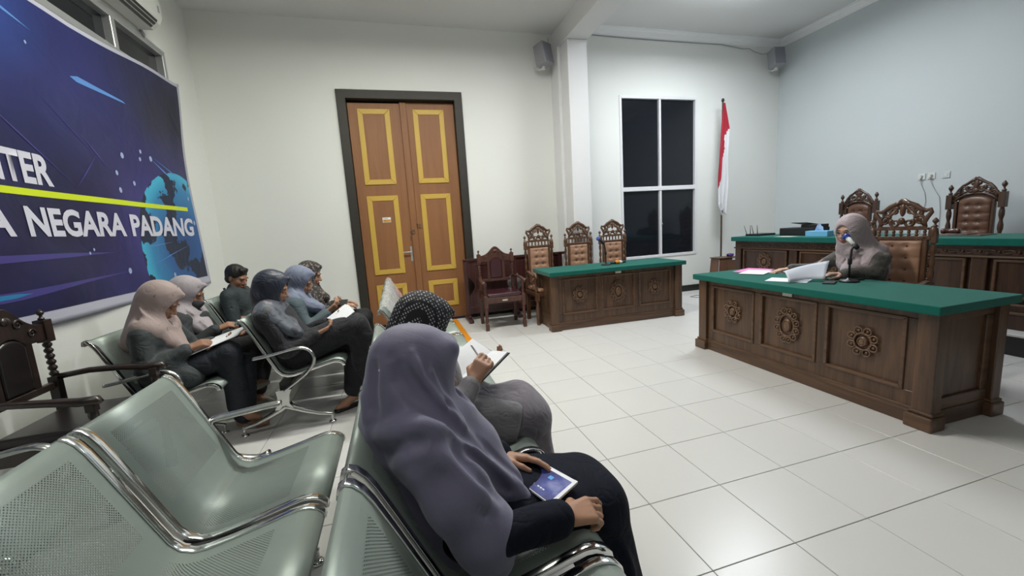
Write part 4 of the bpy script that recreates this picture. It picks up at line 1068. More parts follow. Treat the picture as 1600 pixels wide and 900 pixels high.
def sheets(name, label, q4, cat='paper', curl=.01, mat=None, group=None):
    """loose sheet through four corners, slightly curved"""
    A, B, C_, D_ = [Vector(p) for p in q4]; c = (A + B + C_ + D_) / 4
    n = (B - A).cross(D_ - A).normalized(); n = n if n.z > 0 else -n; g = 8; vs = []
    for j in range(g + 1):
        for i in range(g + 1):
            u, v = i / g, j / g; p = A.lerp(B, u).lerp(D_.lerp(C_, u), v) - c + n * curl * math.sin(PI * u) * (1 - .3 * v); vs.append(p)
    mb = MB(); mb.add(vs, [(j * (g + 1) + i, j * (g + 1) + i + 1, (j + 1) * (g + 1) + i + 1, (j + 1) * (g + 1) + i) for j in range(g) for i in range(g)], 0, True)
    o = mb.build(name, mat or M['paper'], fixn=False); o.location = c; o.modifiers.new('thick', 'SOLIDIFY').thickness = .0012
    return setp(o, label, cat, group)
def pen(label, a, b, mat):
    a, b = Vector(a), Vector(b); c = (a + b) / 2; mb = MB(); mb.tube([a - c, a.lerp(b, .06) - c, b - c], [.001, .0042, .0042], 8)
    o = mb.build('pen', mat); o.location = c; return setp(o, label, 'pen')
def shoe(F, J, s, r=.036):
    a, b = J['an' + s], J['to' + s]
    F.rc(a + A3(0, 0, -.055), lerp(a, b, .55) + A3(0, 0, -.022), r * .9, r, .02); F.rc(lerp(a, b, .5) + A3(0, 0, -.02), b, r, r * .7, .02)
def shawl(F, J, L, tip, rt=.02, grow=0.0, sh=.078, back=True, wide=.06):
    """scarf falling over the shoulders and chest to a point"""
    side = unit(J['shL'] - J['shR']); nk = J['neck']
    F.rc(L(0, 0, -.09), nk - A3(0, 0, .01), .082 + grow, .092 + grow, .04)
    F.rc(lerp(nk, J['shR'], .62) + A3(0, 0, .005), lerp(nk, J['shL'], .62) + A3(0, 0, .005), sh + grow, sh + grow, .05)
    f = lerp(nk, J['chest'], .5) + A3(0, 0, -.01); fwd = np.cross(side, A3(0, 0, 1)); fwd = fwd if (tip - nk) @ fwd > 0 else -fwd
    mid = lerp(f, tip, .5) + fwd * .012
    for q in (-1, 0, 1): F.chain([f + side * wide * q * 1.0 + fwd * .045, mid + side * wide * .6 * q, tip], [.060, .040, rt], .045)
    if back: F.rc(nk - fwd * .03, lerp(nk, J['chest'], .8) - fwd * .06, .085, .095, .05)

# ---------------------------------------------------------------- 2. woman in grey coat, checkered scarf
def person_checkered():
    J = dict(hip=A3(-.91, -1.03, .50), chest=A3(-.965, -1.035, .745), neck=A3(-.975, -1.035, .85), head=A3(-.962, -1.04, .948), yaw=math.radians(4), pitch=math.radians(33),
             shR=A3(-.955, -1.19, .81), elR=A3(-.875, -1.235, .635), wrR=A3(-.785, -1.155, .715), shL=A3(-.955, -.88, .81), elL=A3(-.80, -.83, .64), wrL=A3(-.70, -.92, .69),
             knR=A3(-.535, -1.10, .485), anR=A3(-.50, -1.11, .10), toR=A3(-.37, -1.11, .03), knL=A3(-.56, -.95, .515), anL=A3(-.50, -.93, .12), toL=A3(-.38, -.92, .04))
    t, L, R, org = seat_person('person', 'person writing in an open notebook, black and white checkered headscarf, grey coat', J, M['skin'],
        handsR=dict(d=(.55, .22, .75), n=(.3, .75, -.45), side=-1, curl=[.75, .85, .95, 1.0], pinch=True), handsL=dict(d=(.75, -.10, .40), n=(-.4, -.1, .9), side=-1, curl=.45, sc=.85))
    coat = plain('grey_coat', (.175, .168, .178, 1), .7, wrinkle=0.25, bump=.25, bscale=400, sheen=.2); skirt = plain('grey_skirt', (.150, .135, .160, 1), .75, wrinkle=0.3, bump=.25, bscale=400, sheen=.2)
    F = Field((-1.25, -1.40, .03), (-.28, -.68, .75), .007); legs_cloth(J, F, r_th=.098, r_kn=.085, r_an=.080, skirt=True, upto=.92)
    F.folds([([(-.62, -1.18, .50), (-.50, -1.19, .42), (-.45, -1.18, .25)], .015, -.012), ([(-.56, -1.2, .42), (-.5, -1.2, .2)], .015, .010), ([(-.60, -1.04, .60), (-.47, -1.04, .52)], .018, -.010), ([(-.7, -1.18, .5), (-.55, -1.2, .38)], .012, .008)])
    F.disp(wr_noise(25, 18, 25, .003, .5)); F.mesh('skirt', skirt, t, org)
    F = Field((-1.25, -1.45, .36), (-.50, -.62, 1.0), .006); sleeve_top(J, F, cuffR=.86, cuffL=.9, r_up=.062, r_lo=.044)
    for s in (-1, 1): F.chain([A3(-.90, -1.035 + s * .09, .58), A3(-.76, -1.03 + s * .10, .545), A3(-.62, -1.03 + s * .10, .535)], [.11, .085, .062], .04)
    F.rc((-.80, -1.19, .50), (-.61, -1.17, .485), .055, .045, .03); F.cut((-.575, -1.1, .5), (.9, -.35, -.3), .006)
    F.folds([([(-.88, -1.27, .62), (-.84, -1.24, .70)], .010, -.010), ([(-.85, -1.26, .64), (-.80, -1.22, .70)], .009, .007), ([(-.80, -1.18, .58), (-.66, -1.2, .50)], .013, .010), ([(-.82, -1.22, .56), (-.68, -1.22, .46)], .012, -.010), ([(-.86, -1.2, .60), (-.78, -1.12, .58), (-.68, -1.1, .56)], .012, -.009)])
    F.disp(wr_noise(30, 22, 28, .0035, 2.0)); F.mesh('coat', coat, t, org)
    # woven check: rows of small light dashes on black
    m, nt, b = newmat('checkered_cloth'); tc = N(nt, 'ShaderNodeTexCoord')
    mp = N(nt, 'ShaderNodeMapping'); mp.inputs['Rotation'].default_value = (.15, .35, .1); nt.links.new(tc.outputs['Object'], mp.inputs['Vector'])
    sp = N(nt, 'ShaderNodeSeparateXYZ'); nt.links.new(mp.outputs[0], sp.inputs[0])
    def band(out, fq, th, ph=0):
        a = N(nt, 'ShaderNodeMath', operation='MULTIPLY'); a.inputs[1].default_value = fq; nt.links.new(out, a.inputs[0])
        f = N(nt, 'ShaderNodeMath', operation='FRACT'); nt.links.new(a.outputs[0], f.inputs[0]); l = N(nt, 'ShaderNodeMath', operation='LESS_THAN'); l.inputs[1].default_value = th; nt.links.new(f.outputs[0], l.inputs[0]); return l.outputs[0]
    bx_, bz_ = band(sp.outputs[0], 95, .45), band(sp.outputs[2], 75, .55); by_ = band(sp.outputs[1], 60, .6)
    mu = N(nt, 'ShaderNodeMath', operation='MULTIPLY'); nt.links.new(bx_, mu.inputs[0]); nt.links.new(bz_, mu.inputs[1])
    mu2 = N(nt, 'ShaderNodeMath', operation='MULTIPLY'); nt.links.new(mu.outputs[0], mu2.inputs[0]); nt.links.new(by_, mu2.inputs[1])
    mx = N(nt, 'ShaderNodeMix', data_type='RGBA'); mx.inputs['A'].default_value = (.012, .012, .014, 1); mx.inputs['B'].default_value = (.42, .42, .46, 1)
    nt.links.new(mu2.outputs[0], mx.inputs['Factor']); nt.links.new(mx.outputs['Result'], b.inputs['Base Color']); b.inputs['Roughness'].default_value = .8
    F = Field((-1.25, -1.30, .62), (-.72, -.78, 1.16), .006)
    scarf_head(F, L, R, brim=-.006, open_=False, peak=.008); F.rc(L(-.03, 0, -.06), J['neck'] + A3(-.01, 0, -.03), .082, .095, .04)
    F.rc(lerp(J['neck'], J['shR'], .5), lerp(J['neck'], J['shL'], .5), .072, .072, .04); F.rc(J['neck'] + A3(.03, 0, -.05), (-.86, -1.035, .70), .07, .03, .04)
    tunnel(F, L, R, .01); F.folds([([(-1.05, -1.09, 1.0), (-.99, -1.125, .93), (-.93, -1.10, .88)], .010, -.012), ([(-1.04, -1.11, .96), (-.98, -1.13, .90)], .009, .008)])
    F.mesh('headscarf', m, t, org)
    pb = MB(); pb.tube([(-1.005 - org[0], -1.138 - org[1], .985), (-.975 - org[0], -1.142 - org[1], .955)], .0035, 8); pb.ball((-1.008 - org[0], -1.138 - org[1], .988), .006, 8, 5); pb.build('scarf_pin', M['paper'], t)
person_checkered()
openbook('notebook', 'open notebook with white pages held by the woman in the checkered scarf', 'notebook', (-.657, -.965, .775), (-.81, -1.01, .69), (-.715, -.83, .805), (-.855, -.88, .73), (-.605, -1.07, .790), (-.757, -1.145, .705), .008, M['black'])
pen('slim light pen held over the open notebook', (-.715, -1.01, .755), (-.765, -1.075, .85), M['paper'])

# ---------------------------------------------------------------- 3. pink scarf, dark blazer
def person_pink():
    J = dict(hip=A3(-2.56, .44, .50), chest=A3(-2.61, .44, .745), neck=A3(-2.60, .44, .87), head=A3(-2.555, .445, .985), yaw=math.radians(8), pitch=math.radians(38),
             shR=A3(-2.61, .285, .80), elR=A3(-2.59, .235, .585), wrR=A3(-2.40, .335, .675), shL=A3(-2.60, .60, .80), elL=A3(-2.50, .66, .60), wrL=A3(-2.34, .55, .66),
             knR=A3(-2.20, .41, .60), anR=A3(-2.20, .44, .20), toR=A3(-2.10, .45, .10), knL=A3(-2.16, .52, .48), anL=A3(-2.20, .50, .10), toL=A3(-2.07, .50, .03))
    t, L, R, org = seat_person('person', 'person in a dusty pink headscarf and dark blazer writing on papers, by the left wall', J, M['skin_dark'],
        handsR=dict(d=(.85, .35, .30), n=(.1, .5, -.85), side=-1, curl=[.7, .8, .9, 1.0], pinch=True), handsL=dict(d=(.9, -.3, .1), n=(-.2, -.3, .9), side=-1, curl=.4))
    blz = plain('green_black_blazer', (.030, .038, .040, 1), .7, wrinkle=0.25, bump=.25, bscale=400, sheen=.15); trs = plain('navy_trousers', (.010, .014, .022, 1), .75, wrinkle=0.25)
    F = Field((-2.85, .05, .05), (-2.0, .80, .78), .008); legs_cloth(J, F, r_th=.092, r_kn=.078, r_an=.072, upto=.96)
    F.folds([([(-2.3, .33, .62), (-2.2, .33, .45), (-2.18, .34, .3)], .015, -.010), ([(-2.4, .34, .55), (-2.25, .33, .5)], .015, .008)]); F.disp(wr_noise(20, 18, 22, .004)); F.mesh('trousers', trs, t, org)
    F = Field((-2.88, .02, .38), (-2.20, .88, 1.0), .007); sleeve_top(J, F, cuffR=.93, cuffL=.93, r_up=.066, grow=-.012)
    F.rc((-2.55, .36, .55), (-2.42, .33, .50), .13, .09, .05); F.rc((-2.55, .52, .55), (-2.42, .52, .52), .13, .09, .05)
    F.folds([([(-2.68, .24, .70), (-2.58, .20, .66)], .011, -.009), ([(-2.67, .22, .64), (-2.57, .19, .60)], .011, -.009), ([(-2.66, .22, .67), (-2.57, .19, .63)], .010, .008), ([(-2.5, .24, .60), (-2.44, .28, .64)], .012, -.008)])
    F.disp(wr_noise(26, 22, 30, .003, 1.5)); F.mesh('blazer', blz, t, org)
    sc1 = spots('dusty_pink_scarf', (.37, .285, .265, 1), (.06, .03, .04, 1), 22, .27, .7)
    F = Field((-2.88, .14, .58), (-2.33, .76, 1.18), .0065)
    scarf_head(F, L, R, brim=-.020, open_=False, peak=.012); shawl(F, J, L, A3(-2.455, .42, .66), .026, sh=.074, grow=.012, wide=.075); F.rc(J['neck'] + A3(-.07, 0, -.02), (-2.73, .42, .74), .07, .06, .05)
    tunnel(F, L, R, -.022, (.066, .092))
    F.folds([([(-2.64, .34, 1.03), (-2.60, .325, .95), (-2.55, .33, .86), (-2.50, .36, .78)], .011, .010), ([(-2.66, .34, 1.0), (-2.63, .31, .92), (-2.58, .31, .84), (-2.52, .34, .74)], .011, -.012), ([(-2.72, .38, 1.0), (-2.75, .36, .88), (-2.74, .36, .78)], .014, -.01),
             ([(-2.60, .34, .90), (-2.53, .36, .80), (-2.48, .39, .70)], .009, -.010), ([(-2.56, .37, .88), (-2.50, .39, .78), (-2.47, .41, .70)], .008, .009)])
    F.mesh('headscarf', sc1, t, org)
person_pink()
sheets('paper_sheets', 'white papers on the lap of the woman in the pink headscarf', [(-2.43, .30, .622), (-2.41, .56, .668), (-2.10, .70, .745), (-2.13, .40, .715)], curl=.008)
# ---------------------------------------------------------------- 4. pale scarf and face mask
def person_mask():
    J = dict(hip=A3(-2.58, .96, .50), chest=A3(-2.64, .95, .745), neck=A3(-2.63, .94, .865), head=A3(-2.605, .93, .975), yaw=math.radians(5), pitch=math.radians(25),
             shR=A3(-2.64, .80, .80), elR=A3(-2.56, .74, .60), wrR=A3(-2.40, .80, .70), shL=A3(-2.63, 1.11, .80), elL=A3(-2.55, 1.15, .58), wrL=A3(-2.38, 1.05, .60),
             knR=A3(-2.16, .90, .54), anR=A3(-2.24, .80, .27), toR=A3(-2.12, .79, .24), knL=A3(-2.17, 1.04, .46), anL=A3(-2.24, .92, .10), toL=A3(-2.12, .88, .03))
    t, L, R, org = seat_person('person', 'person with a dark face mask and pale grey headscarf beside the pink scarf', J, M['skin_dark'],
        handsR=dict(d=(.85, .25, .3), n=(.1, .4, -.9), side=-1, curl=[.7, .8, .9, 1.0], pinch=True), handsL=dict(d=(.9, -.3, .1), n=(-.2, -.3, .9), side=-1, curl=.4))
    F = Field((-2.88, .6, .05), (-2.0, 1.3, .78), .008); legs_cloth(J, F, r_th=.088, r_kn=.072, r_an=.062, upto=.85); F.disp(wr_noise(20, 18, 22, .004)); F.mesh('trousers', plain('black_trousers', (.012, .012, .014, 1), .75, wrinkle=0.25), t, org)
    F = Field((-2.88, .58, .38), (-2.25, 1.35, 1.0), .008); sleeve_top(J, F, cuffR=.93, cuffL=.93); F.disp(wr_noise(26, 22, 30, .003)); F.mesh('blouse', plain('dark_blouse', (.028, .034, .036, 1), .75, wrinkle=0.25), t, org)
    F = Field((-2.88, .64, .60), (-2.42, 1.25, 1.15), .007); scarf_head(F, L, R, brim=-.018, open_=False, peak=.02); shawl(F, J, L, A3(-2.45, .84, .66), .035, sh=.078, wide=.08); tunnel(F, L, R, -.02, (.066, .090))
    F.folds([([(-2.60, .82, .88), (-2.52, .80, .78), (-2.46, .80, .70)], .009, -.010), ([(-2.57, .83, .88), (-2.50, .82, .78), (-2.44, .82, .70)], .008, .009)])
    F.mesh('headscarf', spots('pale_grey_scarf', (.37, .33, .35, 1), (.22, .19, .22, 1), 14, .36, .7), t, org)
    F = Field(np.array(J['head']) - .2, np.array(J['head']) + .2, .005); F.ell(L(.058, 0, -.048), (.062, .064, .056), .0, R=R); F.rc(L(.09, 0, -.01), L(.112, 0, -.030), .012, .014, .02); F.cut(L(.05, 0, 0), R @ A3(-1, 0, 0)); F.cut(L(0, 0, -.002), R @ A3(.15, 0, 1))
    F.mesh('face_mask', plain('dark_grey_mask', (.035, .037, .042, 1), .8), t, org)
    s_ = MB()
    F = Field(np.array(J['anR']) - .2, np.array(J['anR']) + .25, .006); shoe(F, J, 'R', .037); F.cut(J['anR'] + A3(0, 0, -.022), (0, 0, 1), .0); F.mesh('shoe', plain('beige_shoe', (.33, .30, .25, 1), .6), t, org)
    F = Field(np.array(J['anL']) - .2, np.array(J['anL']) + .25, .006); shoe(F, J, 'L', .037); F.cut((0, 0, .002), (0, 0, -1)); F.cut(J['anL'] + A3(0, 0, -.02), (0, 0, 1), .0); F.mesh('shoe', bpy.data.materials['beige_shoe'], t, org)
person_mask()
# ---------------------------------------------------------------- 5. man
def person_man():
    J = dict(hip=A3(-2.56, 2.03, .51), chest=A3(-2.64, 2.01, .76), neck=A3(-2.64, 2.0, .885), head=A3(-2.615, 2.0, .995), yaw=math.radians(-22), pitch=math.radians(25),
             shR=A3(-2.65, 1.81, .83), elR=A3(-2.62, 1.78, .60), wrR=A3(-2.40, 1.90, .575), shL=A3(-2.64, 2.20, .83), elL=A3(-2.56, 2.24, .60), wrL=A3(-2.38, 2.12, .58),
             knR=A3(-2.13, 1.93, .49), anR=A3(-2.13, 1.93, .10), toR=A3(-1.98, 1.92, .03), knL=A3(-2.13, 2.14, .49), anL=A3(-2.13, 2.15, .10), toL=A3(-1.98, 2.16, .03))
    t, L, R, org = seat_person('person', 'man with short black hair and dark shirt looking down, seated in the corner', J, M['skin_dark'],
        handsR=dict(d=(.9, .3, 0), n=(0, .2, -1), side=-1, curl=.5), handsL=dict(d=(.9, -.3, .0), n=(0, -.2, -1), side=1, curl=.5))
    F = Field((-2.9, 1.7, .05), (-1.95, 2.4, .78), .009); legs_cloth(J, F, r_th=.092, r_kn=.074, r_an=.062, upto=.95); F.disp(wr_noise(20, 18, 22, .004)); F.mesh('trousers', plain('dark_trousers', (.012, .013, .016, 1), .75, wrinkle=0.25), t, org)
    F = Field((-2.92, 1.6, .38), (-2.3, 2.4, 1.0), .007); sleeve_top(J, F, cuffR=-.0, cuffL=-.0, r_up=.064, r_lo=.060, grow=.005)
    F.folds([([(-2.70, 1.78, .76), (-2.60, 1.74, .72)], .010, -.008), ([(-2.58, 1.92, .80), (-2.52, 1.93, .70)], .010, -.007)]); F.disp(wr_noise(26, 22, 30, .003)); F.mesh('shirt', plain('dark_teal_shirt', (.028, .040, .042, 1), .75, wrinkle=0.25), t, org)
    c_ = MB(); c_.tube([L(-.05, .07, -.125), L(.0, .075, -.14), L(.045, .045, -.155), L(.06, 0, -.17)], .012, 8, up=Vector((0, 1, 0))); c_.tube([L(-.05, -.07, -.125), L(.0, -.075, -.14), L(.045, -.045, -.155), L(.06, 0, -.17)], .012, 8, up=Vector((0, 1, 0)))
    o = c_.build('collar', bpy.data.materials['dark_teal_shirt'], t); o.location = (-org[0], -org[1], 0)
    F = Field(np.array(J['head']) - .2, np.array(J['head']) + .22, .005); F.ell(L(-.022, 0, .052), (.102, .083, .088), .0, R=R); F.rc(L(.05, -.03, .105), L(.05, .03, .105), .022, .022, .02)
    F.rc(L(-.06, 0, -.03), L(-.06, 0, .03), .052, .05, .03); F.ell(L(.125, 0, -.030), (.080, .080, .108), .008, 's', R=R); F.ell(L(.015, .085, -.035), (.03, .03, .050), .005, 's', R=R); F.ell(L(.015, -.085, -.035), (.03, .03, .050), .005, 's', R=R)
    F.disp(lambda P: .0025 * np.sin(P[:, 0] * 160) * np.sin(P[:, 1] * 170 + 60 * P[:, 2]) * np.sin(P[:, 2] * 150)); F.mesh('hair', M['hair'], t, org)
person_man()
# ---------------------------------------------------------------- 6. navy scarf
def person_navy():
    J = dict(hip=A3(-1.84, .64, .50), chest=A3(-1.95, .63, .75), neck=A3(-1.96, .625, .87), head=A3(-1.935, .62, .985), yaw=math.radians(0), pitch=math.radians(20),
             shR=A3(-1.965, .46, .80), elR=A3(-1.85, .415, .575), wrR=A3(-1.66, .50, .635), shL=A3(-1.955, .79, .80), elL=A3(-1.82, .84, .58), wrL=A3(-1.62, .76, .67),
             knR=A3(-1.385, .60, .655), anR=A3(-1.36, .60, .27), toR=A3(-1.24, .60, .20), knL=A3(-1.42, .72, .50), anL=A3(-1.46, .60, .11), toL=A3(-1.58, .53, .035))
    t, L, R, org = seat_person('person', 'person in a navy headscarf and black suit reading a booklet with crossed legs', J, M['skin'],
        handsR=dict(d=(.88, .25, .30), n=(-.2, .45, .85), side=1, curl=.6), handsL=dict(d=(.85, -.35, .3), n=(-.1, -.4, .85), side=-1, curl=.5))
    blk = plain('black_suit', (.011, .011, .016, 1), .78, wrinkle=0.4, bump=.2, bscale=300, sheen=.1)
    F = Field((-2.2, .3, .05), (-1.15, 1.0, .82), .008); legs_cloth(J, F, r_th=.105, r_kn=.088, r_an=.075, upto=.9); F.rc((-1.72, .6, .56), (-1.45, .62, .64), .10, .09, .05); F.chain([A3(-1.40, .60, .62), A3(-1.30, .60, .42), A3(-1.31, .60, .24)], [.09, .09, .085], .05)
    F.folds([([(-1.6, .50, .60), (-1.42, .51, .55), (-1.34, .51, .4)], .015, -.008), ([(-1.36, .51, .6), (-1.30, .51, .3)], .015, -.008)]); F.disp(wr_noise(20, 18, 22, .004)); F.mesh('skirt', blk, t, org)
    F = Field((-2.25, .2, .38), (-1.5, 1.05, 1.0), .007); sleeve_top(J, F, cuffR=.95, cuffL=.95, r_up=.066, grow=.004)
    F.folds([([(-1.95, .38, .66), (-1.84, .35, .62)], .011, -.009), ([(-1.80, .39, .62), (-1.70, .44, .66)], .011, -.008)]); F.disp(wr_noise(26, 22, 30, .003)); F.mesh('blazer', blk, t, org)
    nv = plain('navy_satin', (.020, .026, .046, 1), .42, wrinkle=0.25, sheen=.1); fl = spots('blue_grey_floral', (.075, .090, .115, 1), (.020, .022, .032, 1), 11, .42, .55, (.26, .20, .23, 1))
    F = Field((-2.2, .38, .82), (-1.75, .86, 1.18), .006); scarf_head(F, L, R, brim=-.016, open_=False, peak=.014, fat=.004); F.rc(L(-.03, 0, -.06), J['neck'] + A3(-.02, 0, -.03), .09, .10, .05); tunnel(F, L, R, -.020, (.066, .090))
    F.folds([([(-2.0, .52, 1.04), (-1.96, .515, .95), (-1.90, .53, .89)], .010, -.010), ([(-2.03, .53, 1.0), (-1.99, .50, .92), (-1.93, .51, .86)], .010, .009)]); F.mesh('headscarf', nv, t, org)
    F = Field((-2.25, .28, .55), (-1.68, .96, .97), .0065); shawl(F, J, L, A3(-1.77, .46, .665), .022, sh=.082, wide=.08, grow=.004); F.rc(lerp(J['neck'], J['shR'], .9) + A3(0, 0, 0), A3(-1.82, .43, .70), .075, .03, .05)
    F.folds([([(-1.93, .46, .86), (-1.86, .44, .76), (-1.80, .44, .68)], .010, -.010), ([(-1.88, .50, .85), (-1.82, .48, .75), (-1.78, .46, .68)], .009, .008)]); F.disp(wr_noise(30, 26, 30, .003)); F.mesh('scarf_drape', fl, t, org, )
    F = Field(np.array(J['anL']) - .22, np.array(J['anL']) + .2, .005); F.rc(J['anL'] + A3(.02, .01, -.09), J['toL'] + A3(0, 0, -.018), .030, .034, .02); F.cut((0, 0, .024), (0, 0, 1)); F.cut((0, 0, .002), (0, 0, -1)); F.mesh('sandal', M['black'], t, org)
person_navy()
openbook('booklet', 'white booklet held open by the woman in the navy headscarf', 'booklet', (-1.43, .68, .80), (-1.575, .64, .71), (-1.47, .79, .79), (-1.61, .745, .70), (-1.38, .575, .76), (-1.53, .53, .668), .008)
# ---------------------------------------------------------------- 7. light blue scarf
def person_light():
    J = dict(hip=A3(-1.84, 1.17, .50), chest=A3(-1.90, 1.16, .75), neck=A3(-1.90, 1.155, .87), head=A3(-1.865, 1.15, .975), yaw=math.radians(-2), pitch=math.radians(28),
             shR=A3(-1.90, 1.0, .80), elR=A3(-1.80, .96, .60), wrR=A3(-1.66, 1.05, .70), shL=A3(-1.90, 1.32, .80), elL=A3(-1.80, 1.35, .60), wrL=A3(-1.64, 1.22, .70),
             knR=A3(-1.42, 1.08, .52), anR=A3(-1.42, 1.08, .10), toR=A3(-1.29, 1.08, .03), knL=A3(-1.42, 1.27, .50), anL=A3(-1.42, 1.27, .10), toL=A3(-1.29, 1.27, .03))
    t, L, R, org = seat_person('person', 'person in a light blue headscarf holding up a phone, behind the navy scarf', J, M['skin'],
        handsR=dict(d=(.75, .15, .5), n=(-.4, .5, .7), side=1, curl=.6), handsL=dict(d=(.75, -.25, .5), n=(-.4, -.5, .7), side=-1, curl=.6))
    F = Field((-2.2, .8, .05), (-1.25, 1.5, .82), .009); legs_cloth(J, F, r_th=.092, r_kn=.078, r_an=.07, upto=.93); F.mesh('skirt', plain('dark_skirt', (.015, .016, .022, 1), .8, wrinkle=0.15), t, org)
    F = Field((-2.2, .75, .38), (-1.55, 1.55, 1.0), .008); sleeve_top(J, F, cuffR=.92, cuffL=.92); F.disp(wr_noise(26, 22, 30, .003)); F.mesh('blouse', plain('sea_grey_blouse', (.075, .105, .120, 1), .75, wrinkle=0.25), t, org)
    F = Field((-2.15, .88, .6), (-1.62, 1.42, 1.15), .007); scarf_head(F, L, R, brim=-.018, open_=False, peak=.012); shawl(F, J, L, A3(-1.72, 1.08, .74), .03, sh=.08, wide=.08); tunnel(F, L, R, -.022, (.066, .090))
    F.folds([([(-1.88, 1.02, .90), (-1.80, 1.01, .82), (-1.73, 1.04, .76)], .01, -.01), ([(-1.92, 1.05, 1.0), (-1.87, 1.04, .90)], .01, -.009)]); F.mesh('headscarf', plain('light_blue_scarf', (.165, .190, .270, 1), .7, wrinkle=0.3, sheen=.2), t, org)
person_light()
ph = MB(); ph.box(-.037, .037, -.075, .075, -.004, .004); o = ph.build('mobile_phone', M['black'], bevel=.003, seg=2); o.location = (-1.565, 1.12, .765); o.rotation_euler = (.0, -.55, 1.4); setp(o, 'dark mobile phone in the hands of the light blue scarfed woman', 'phone')
# ---------------------------------------------------------------- 8. speckled dark scarf
def person_speckled():
    J = dict(hip=A3(-1.84, 1.70, .50), chest=A3(-1.90, 1.69, .76), neck=A3(-1.90, 1.685, .885), head=A3(-1.875, 1.68, .985), yaw=math.radians(-3), pitch=math.radians(18),
             shR=A3(-1.90, 1.53, .81), elR=A3(-1.80, 1.50, .62), wrR=A3(-1.62, 1.56, .66), shL=A3(-1.90, 1.85, .81), elL=A3(-1.80, 1.88, .62), wrL=A3(-1.62, 1.78, .66),
             knR=A3(-1.42, 1.60, .50), anR=A3(-1.42, 1.60, .10), toR=A3(-1.29, 1.60, .03), knL=A3(-1.42, 1.80, .50), anL=A3(-1.42, 1.80, .10), toL=A3(-1.29, 1.80, .03))
    t, L, R, org = seat_person('person', 'person in a dark speckled headscarf and blouse, farthest on the middle bench', J, M['skin'],
        handsR=dict(d=(.9, .2, .1), n=(0, .2, -1), side=-1, curl=.5), handsL=dict(d=(.9, -.2, .1), n=(0, -.2, -1), side=1, curl=.5))
    sp_ = spots('speckled_brown', (.022, .018, .018, 1), (.20, .155, .13, 1), 45, .40, .8)
    F = Field((-2.2, 1.4, .05), (-1.25, 2.0, .82), .009); legs_cloth(J, F, r_th=.092, r_kn=.078, r_an=.07, upto=.93); F.mesh('skirt', plain('black_skirt', (.012, .012, .014, 1), .8, wrinkle=0.15), t, org)
    F = Field((-2.2, 1.3, .38), (-1.55, 2.1, 1.02), .008); sleeve_top(J, F, cuffR=.92, cuffL=.92); F.disp(wr_noise(26, 22, 30, .003)); F.mesh('blouse', sp_, t, org)
    F = Field((-2.15, 1.4, .65), (-1.65, 1.95, 1.17), .007); scarf_head(F, L, R, brim=-.018, open_=False, peak=.01); shawl(F, J, L, A3(-1.76, 1.66, .75), .03, sh=.08, wide=.06); tunnel(F, L, R, -.022, (.066, .090)); F.mesh('headscarf', sp_, t, org)
person_speckled()
